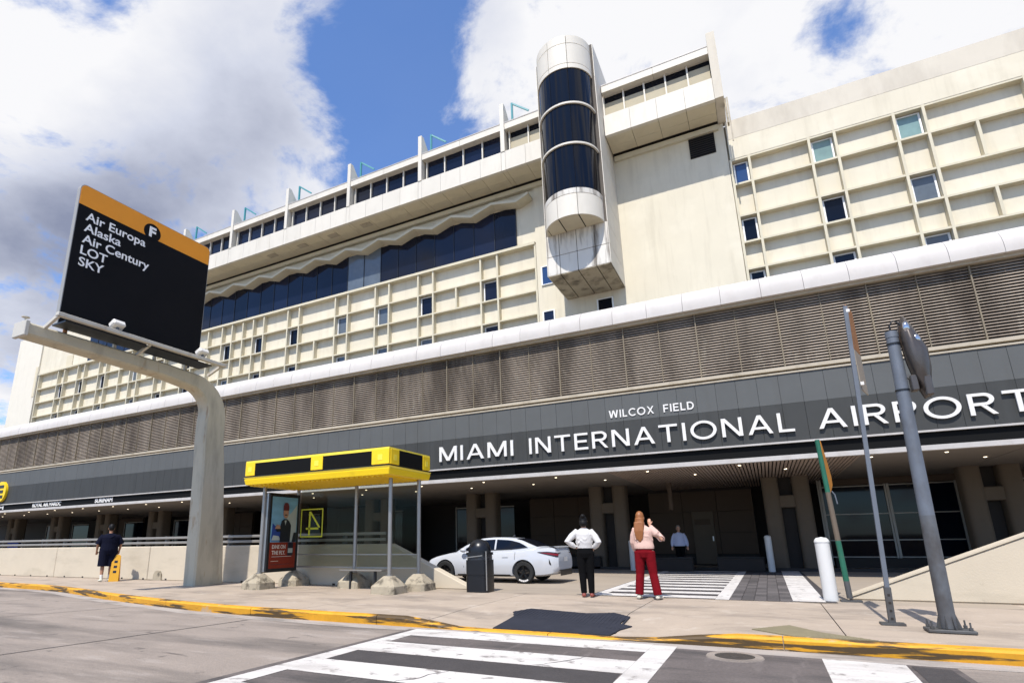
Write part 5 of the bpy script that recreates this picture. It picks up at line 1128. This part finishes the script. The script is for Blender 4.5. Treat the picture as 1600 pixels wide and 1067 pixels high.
def person(name, label, loc, rot, sc, P):
    e = empty(name, loc, label, 'person'); M = Matrix.Translation(loc) @ Matrix.Rotation(rot, 4, 'Z') @ Matrix.Scale(sc, 4)
    fat = P.get('fat', 1.0); hw = P.get('hip', .092); legs = P['legs']; arms = P['arms']
    b = MB()
    for s, (kn, an) in zip((-1, 1), legs):
        hipp = Vector((s * hw * fat, 0, .90)); kn, an = Vector(kn), Vector(an)
        b.tube([hipp + Vector((0, 0, .04)), hipp.lerp(kn, .35), kn, kn.lerp(an, .3), an], [.088 * fat, .080 * fat, .052, .053, .036], 12)
        b.tube([an + Vector((0, -.05, -.045)), an + Vector((0, .05, -.045)), an + Vector((s * .02, .15, -.058))], [.036, .038, .024], 10, flat=.75); b.tube([an, an + Vector((0, 0, -.05))], .036, 10)
    tw = P.get('torso', 1.0) * fat
    b.loft([(0, 0, .84, .12 * tw, .09 * tw), (0, .0, .92, .165 * tw, .115 * tw), (0, .0, 1.04, .135 * tw, .10 * tw), (0, .005, 1.18, .148 * tw, .105 * tw), (0, 0, 1.30, .160 * tw, .10 * tw), (0, 0, 1.385, .13 * tw, .075), (0, 0, 1.43, .06, .055)], 16)
    b.tube([(0, 0, 1.40), (0, .01, 1.50)], .052, 12)
    hx, hy = P.get('head', (0, 0)); hc = Vector((hx, .018 + hy, 1.585))
    b.ball(hc, .075, .095, .118); b.ball(hc + Vector((0, .03, -.055)), .058, .066, .06)
    b.tube([hc + Vector((0, .085, .01)), hc + Vector((0, .112, -.025)), hc + Vector((0, .09, -.035))], [.010, .016, .010], 8)
    for s in (-1, 1): b.ball(hc + Vector((s * .077, -.005, -.01)), .012, .025, .034)
    for s, (el, wr, hd_) in zip((-1, 1), arms):
        sh = Vector((s * .165 * max(1, tw * .97), 0, 1.365)); el, wr = Vector(el), Vector(wr)
        b.tube([sh, sh.lerp(el, .5), el, el.lerp(wr, .35), wr], [.052, .045, .036, .037, .026], 10); hand(b, wr, hd_, -s)
    organic(b, 'body', P.get('skin', 'skin'), e, M, .0085, 3)
    # face
    for s in (-1, 1): MB().ball(hc + Vector((s * .030, .082, .012)), .011, .010, .008, 8, 5).xf(M).build('eye', 'hair_black', e)
    MB().ball(hc + Vector((0, .090, -.062)), .024, .008, .007, 8, 5).xf(M).build('mouth', 'poster_hat', e)
    # trousers
    tm = P.get('trouser_r', (.105, .092, .080, .078, .075)); low = P.get('trouser_to', 1.0)
    c = MB(); tf = fat * 1.06
    c.loft([(0, 0, .80, .13 * tw, .11 * tw), (0, -.008, .90, .178 * tw, .13 * tw), (0, -.004, .98, .168 * tw, .122 * tw), (0, 0, 1.05, .148 * tw, .112 * tw), (0, 0, 1.065, .144 * tw, .108 * tw)], 18)
    for s, (kn, an) in zip((-1, 1), legs):
        hipp = Vector((s * hw * fat, 0, .90)); kn, an = Vector(kn), Vector(an)
        if low >= 1: c.tube([hipp + Vector((0, 0, .02)), hipp.lerp(kn, .4), kn, kn.lerp(an, .45), an + Vector((0, 0, .0))], [q * (fat if i < 2 else 1) for i, q in enumerate(tm)], 14)
        else: c.tube([hipp + Vector((0, 0, .02)), hipp.lerp(kn, .5), hipp.lerp(kn, low * 1.9)], [tm[0] * fat, tm[1] * fat, tm[1] * fat * 1.02], 14)
    organic(c, 'trousers' if low >= 1 else 'shorts', P['trousers'], e, M, .010, 3)
    # top
    c = MB(); zt = P.get('top_to', 1.0); ft = P.get('top_fit', 1.12) * tw
    zs = [zt, zt + .05, 1.12, 1.22, 1.31, 1.375, 1.41]
    hm = P.get('hem', 1.0)
    rx = [.165 * hm, .168 * hm, .156, .165, .175, .15, .085]; ry = [.122 * hm, .124 * hm, .118, .122, .118, .092, .066]
    c.loft([(0, 0, z, a * ft, q * ft) for z, a, q in zip(zs, rx, ry)] + [(0, .005, 1.435, .064, .060)], 18)
    for s, (el, wr, hd_) in zip((-1, 1), arms):
        sh = Vector((s * .165 * max(1, tw * .97), 0, 1.365)); el, wr = Vector(el), Vector(wr)
        if P.get('short'): q = sh.lerp(el, 1.0); c.tube([sh + Vector((-s * .03, 0, .01)), sh.lerp(el, .5), q], [.070, .082, .088], 12)
        else: c.tube([sh + Vector((-s * .03, 0, .01)), sh.lerp(el, .5), el, el.lerp(wr, .5), wr - (wr - el) * .04], [.066, .074, .070, .064, .038], 12)
    rf = random.Random(len(label))
    for q in range(P.get('folds', 9)):
        a_ = rf.uniform(0, 2 * math.pi); z_ = rf.uniform(zt + .06, 1.28); d_ = rf.uniform(.25, .8) * rf.choice((-1, 1)); R1, R2 = .158 * ft, .116 * ft
        c.tube([(R1 * math.cos(a_ + d_ * t_), R2 * math.sin(a_ + d_ * t_), z_ + rf.uniform(-.01, .01) + .09 * t_) for t_ in (0, .5, 1)], [.006, .020, .006], 6)
    organic(c, 'top', P['top'], e, M, .010, 2)
    # shoes
    for s, (kn, an) in zip((-1, 1), legs):
        an = Vector(an); c = MB(); c.tube([an + Vector((0, -.075, -.048)), an + Vector((0, -.02, -.036)), an + Vector((0, .07, -.044)), an + Vector((s * .03, .17, -.058)), an + Vector((s * .035, .20, -.062))], [.036, .047, .046, .040, .018], 12, flat=.72)
        c.tube([an + Vector((0, -.015, -.03)), an + Vector((0, -.012, .02))], [.046, .042], 12)
        organic(c, 'shoe', P['shoes'], e, M, .010, 2)
        if P.get('socks'): MB().tube([an + Vector((0, -.005, .02)), an + Vector((0, 0, .12))], [.043, .047], 12).xf(M).build('sock', P['socks'], e)
    # hair
    c = MB(); c.ball(hc + Vector((0, -.016, .022)), .086, .098, .118)
    n = MB(); kind = P.get('hair_len', 'short')
    if kind == 'long':
        c.loft([(hc.x, -.115, 1.10, .03, .022), (hc.x, -.12, 1.16, .062, .036), (hc.x, -.118, 1.26, .088, .045), (hc.x, -.10, 1.38, .098, .05), (hc.x, -.06, 1.50, .094, .06), (hc.x, -.02, 1.58, .09, .09)], 14)
        for i in range(9): x = -.08 + i * .02; c.tube([(hc.x + x, -.14, 1.50), (hc.x + x * 1.05, -.162, 1.32), (hc.x + x * .75, -.15, 1.15 + random.uniform(-.04, .03))], [.012, .013, .006], 6)
    elif kind == 'bob':
        c.loft([(hc.x, -.045, 1.46, .045, .03), (hc.x, -.05, 1.49, .078, .055), (hc.x, -.04, 1.53, .09, .08), (hc.x, -.02, 1.58, .09, .09)], 14); c.ball((hc.x, -.075, 1.69), .05, .05, .045)
    o = organic(c, 'hair', P['hair'], e, M, .009, 2)
    if kind != 'cap': return e
    MB().tube([hc + Vector((0, .07, .06)), hc + Vector((0, .17, .035))], [.07, .055], 12, flat=.2).xf(M).build('cap_peak', P['hair'], e)
    return e
person('person', 'person in a white blouse and black trousers, hands on hips, seen from behind', (-3.55, 12.5, 0), math.radians(12), 1.0, dict(
    legs=[((-.085, .02, .48), (-.075, -.02, .085)), ((.085, .02, .48), (.085, -.01, .085))], hip=.085,
    arms=[((-.36, -.09, 1.15), (-.185, -.015, 1.02), (.8, .5, -.2)), ((.30, -.10, 1.13), (.19, .0, 1.0), (-.6, .6, -.4))],
    top='cloth_white', trousers='cloth_black', shoes='shoe_red', hair='hair_black', hair_len='bob', top_to=1.0, hem=.86, folds=16, top_fit=1.14, trouser_r=(.108, .098, .080, .072, .062), head=(.0, .0)))
person('person', 'long-haired person in pink blouse and dark red trousers, one hand raised to the face', (-2.30, 12.5, 0), math.radians(-4), 1.02, dict(
    legs=[((-.13, .02, .48), (-.17, -.02, .085)), ((.13, .02, .48), (.19, -.01, .085))], hip=.095,
    arms=[((-.22, .04, 1.10), (-.21, .14, .90), (0, .3, -1)), ((.36, .03, 1.15), (.125, .12, 1.43), (-.1, .1, 1))],
    top='cloth_pink', trousers='cloth_red', shoes='shoe_white', hair='hair_auburn', hair_len='long', folds=14, hem=1.04, top_to=.97, top_fit=1.16, trouser_r=(.112, .10, .084, .084, .082), head=(-.035, 0)))
person('person', 'heavily built person in dark shirt and shorts with white socks by the barrier wall', (-20.45, 12.3, 0), math.radians(65), 1.13, dict(
    legs=[((-.11, .02, .48), (-.11, -.04, .085)), ((.11, .04, .48), (.11, .05, .085))], fat=1.2, hip=.095, torso=1.12,
    arms=[((-.31, .0, 1.10), (-.30, .16, .90), (0.1, .5, -.8)), ((.31, .0, 1.10), (.30, .16, .90), (-.1, .5, -.8))],
    top='cloth_navy', trousers='cloth_navy', trouser_to=.56, shoes='shoe_white', socks='letter_white', short=True, hair='hair_black', hair_len='cap', skin='skin_tan', top_to=.90, top_fit=1.12, trouser_r=(.12, .115, .1, .1, .1)))
person('person', 'person in a pale blue shirt and dark trousers standing in the shade', (-3.1, 24.3, 0), math.radians(186), .985, dict(
    legs=[((-.09, .02, .48), (-.10, -.02, .085)), ((.09, .02, .48), (.10, -.01, .085))],
    arms=[((-.26, -.02, 1.10), (-.29, .04, .88), (0, .2, -1)), ((.26, -.02, 1.10), (.29, .04, .88), (0, .2, -1))],
    top='cloth_blue', trousers='cloth_black', shoes='shoe_red', hair='hair_grey', top_to=.90, top_fit=1.15, torso=1.1, skin='skin'))
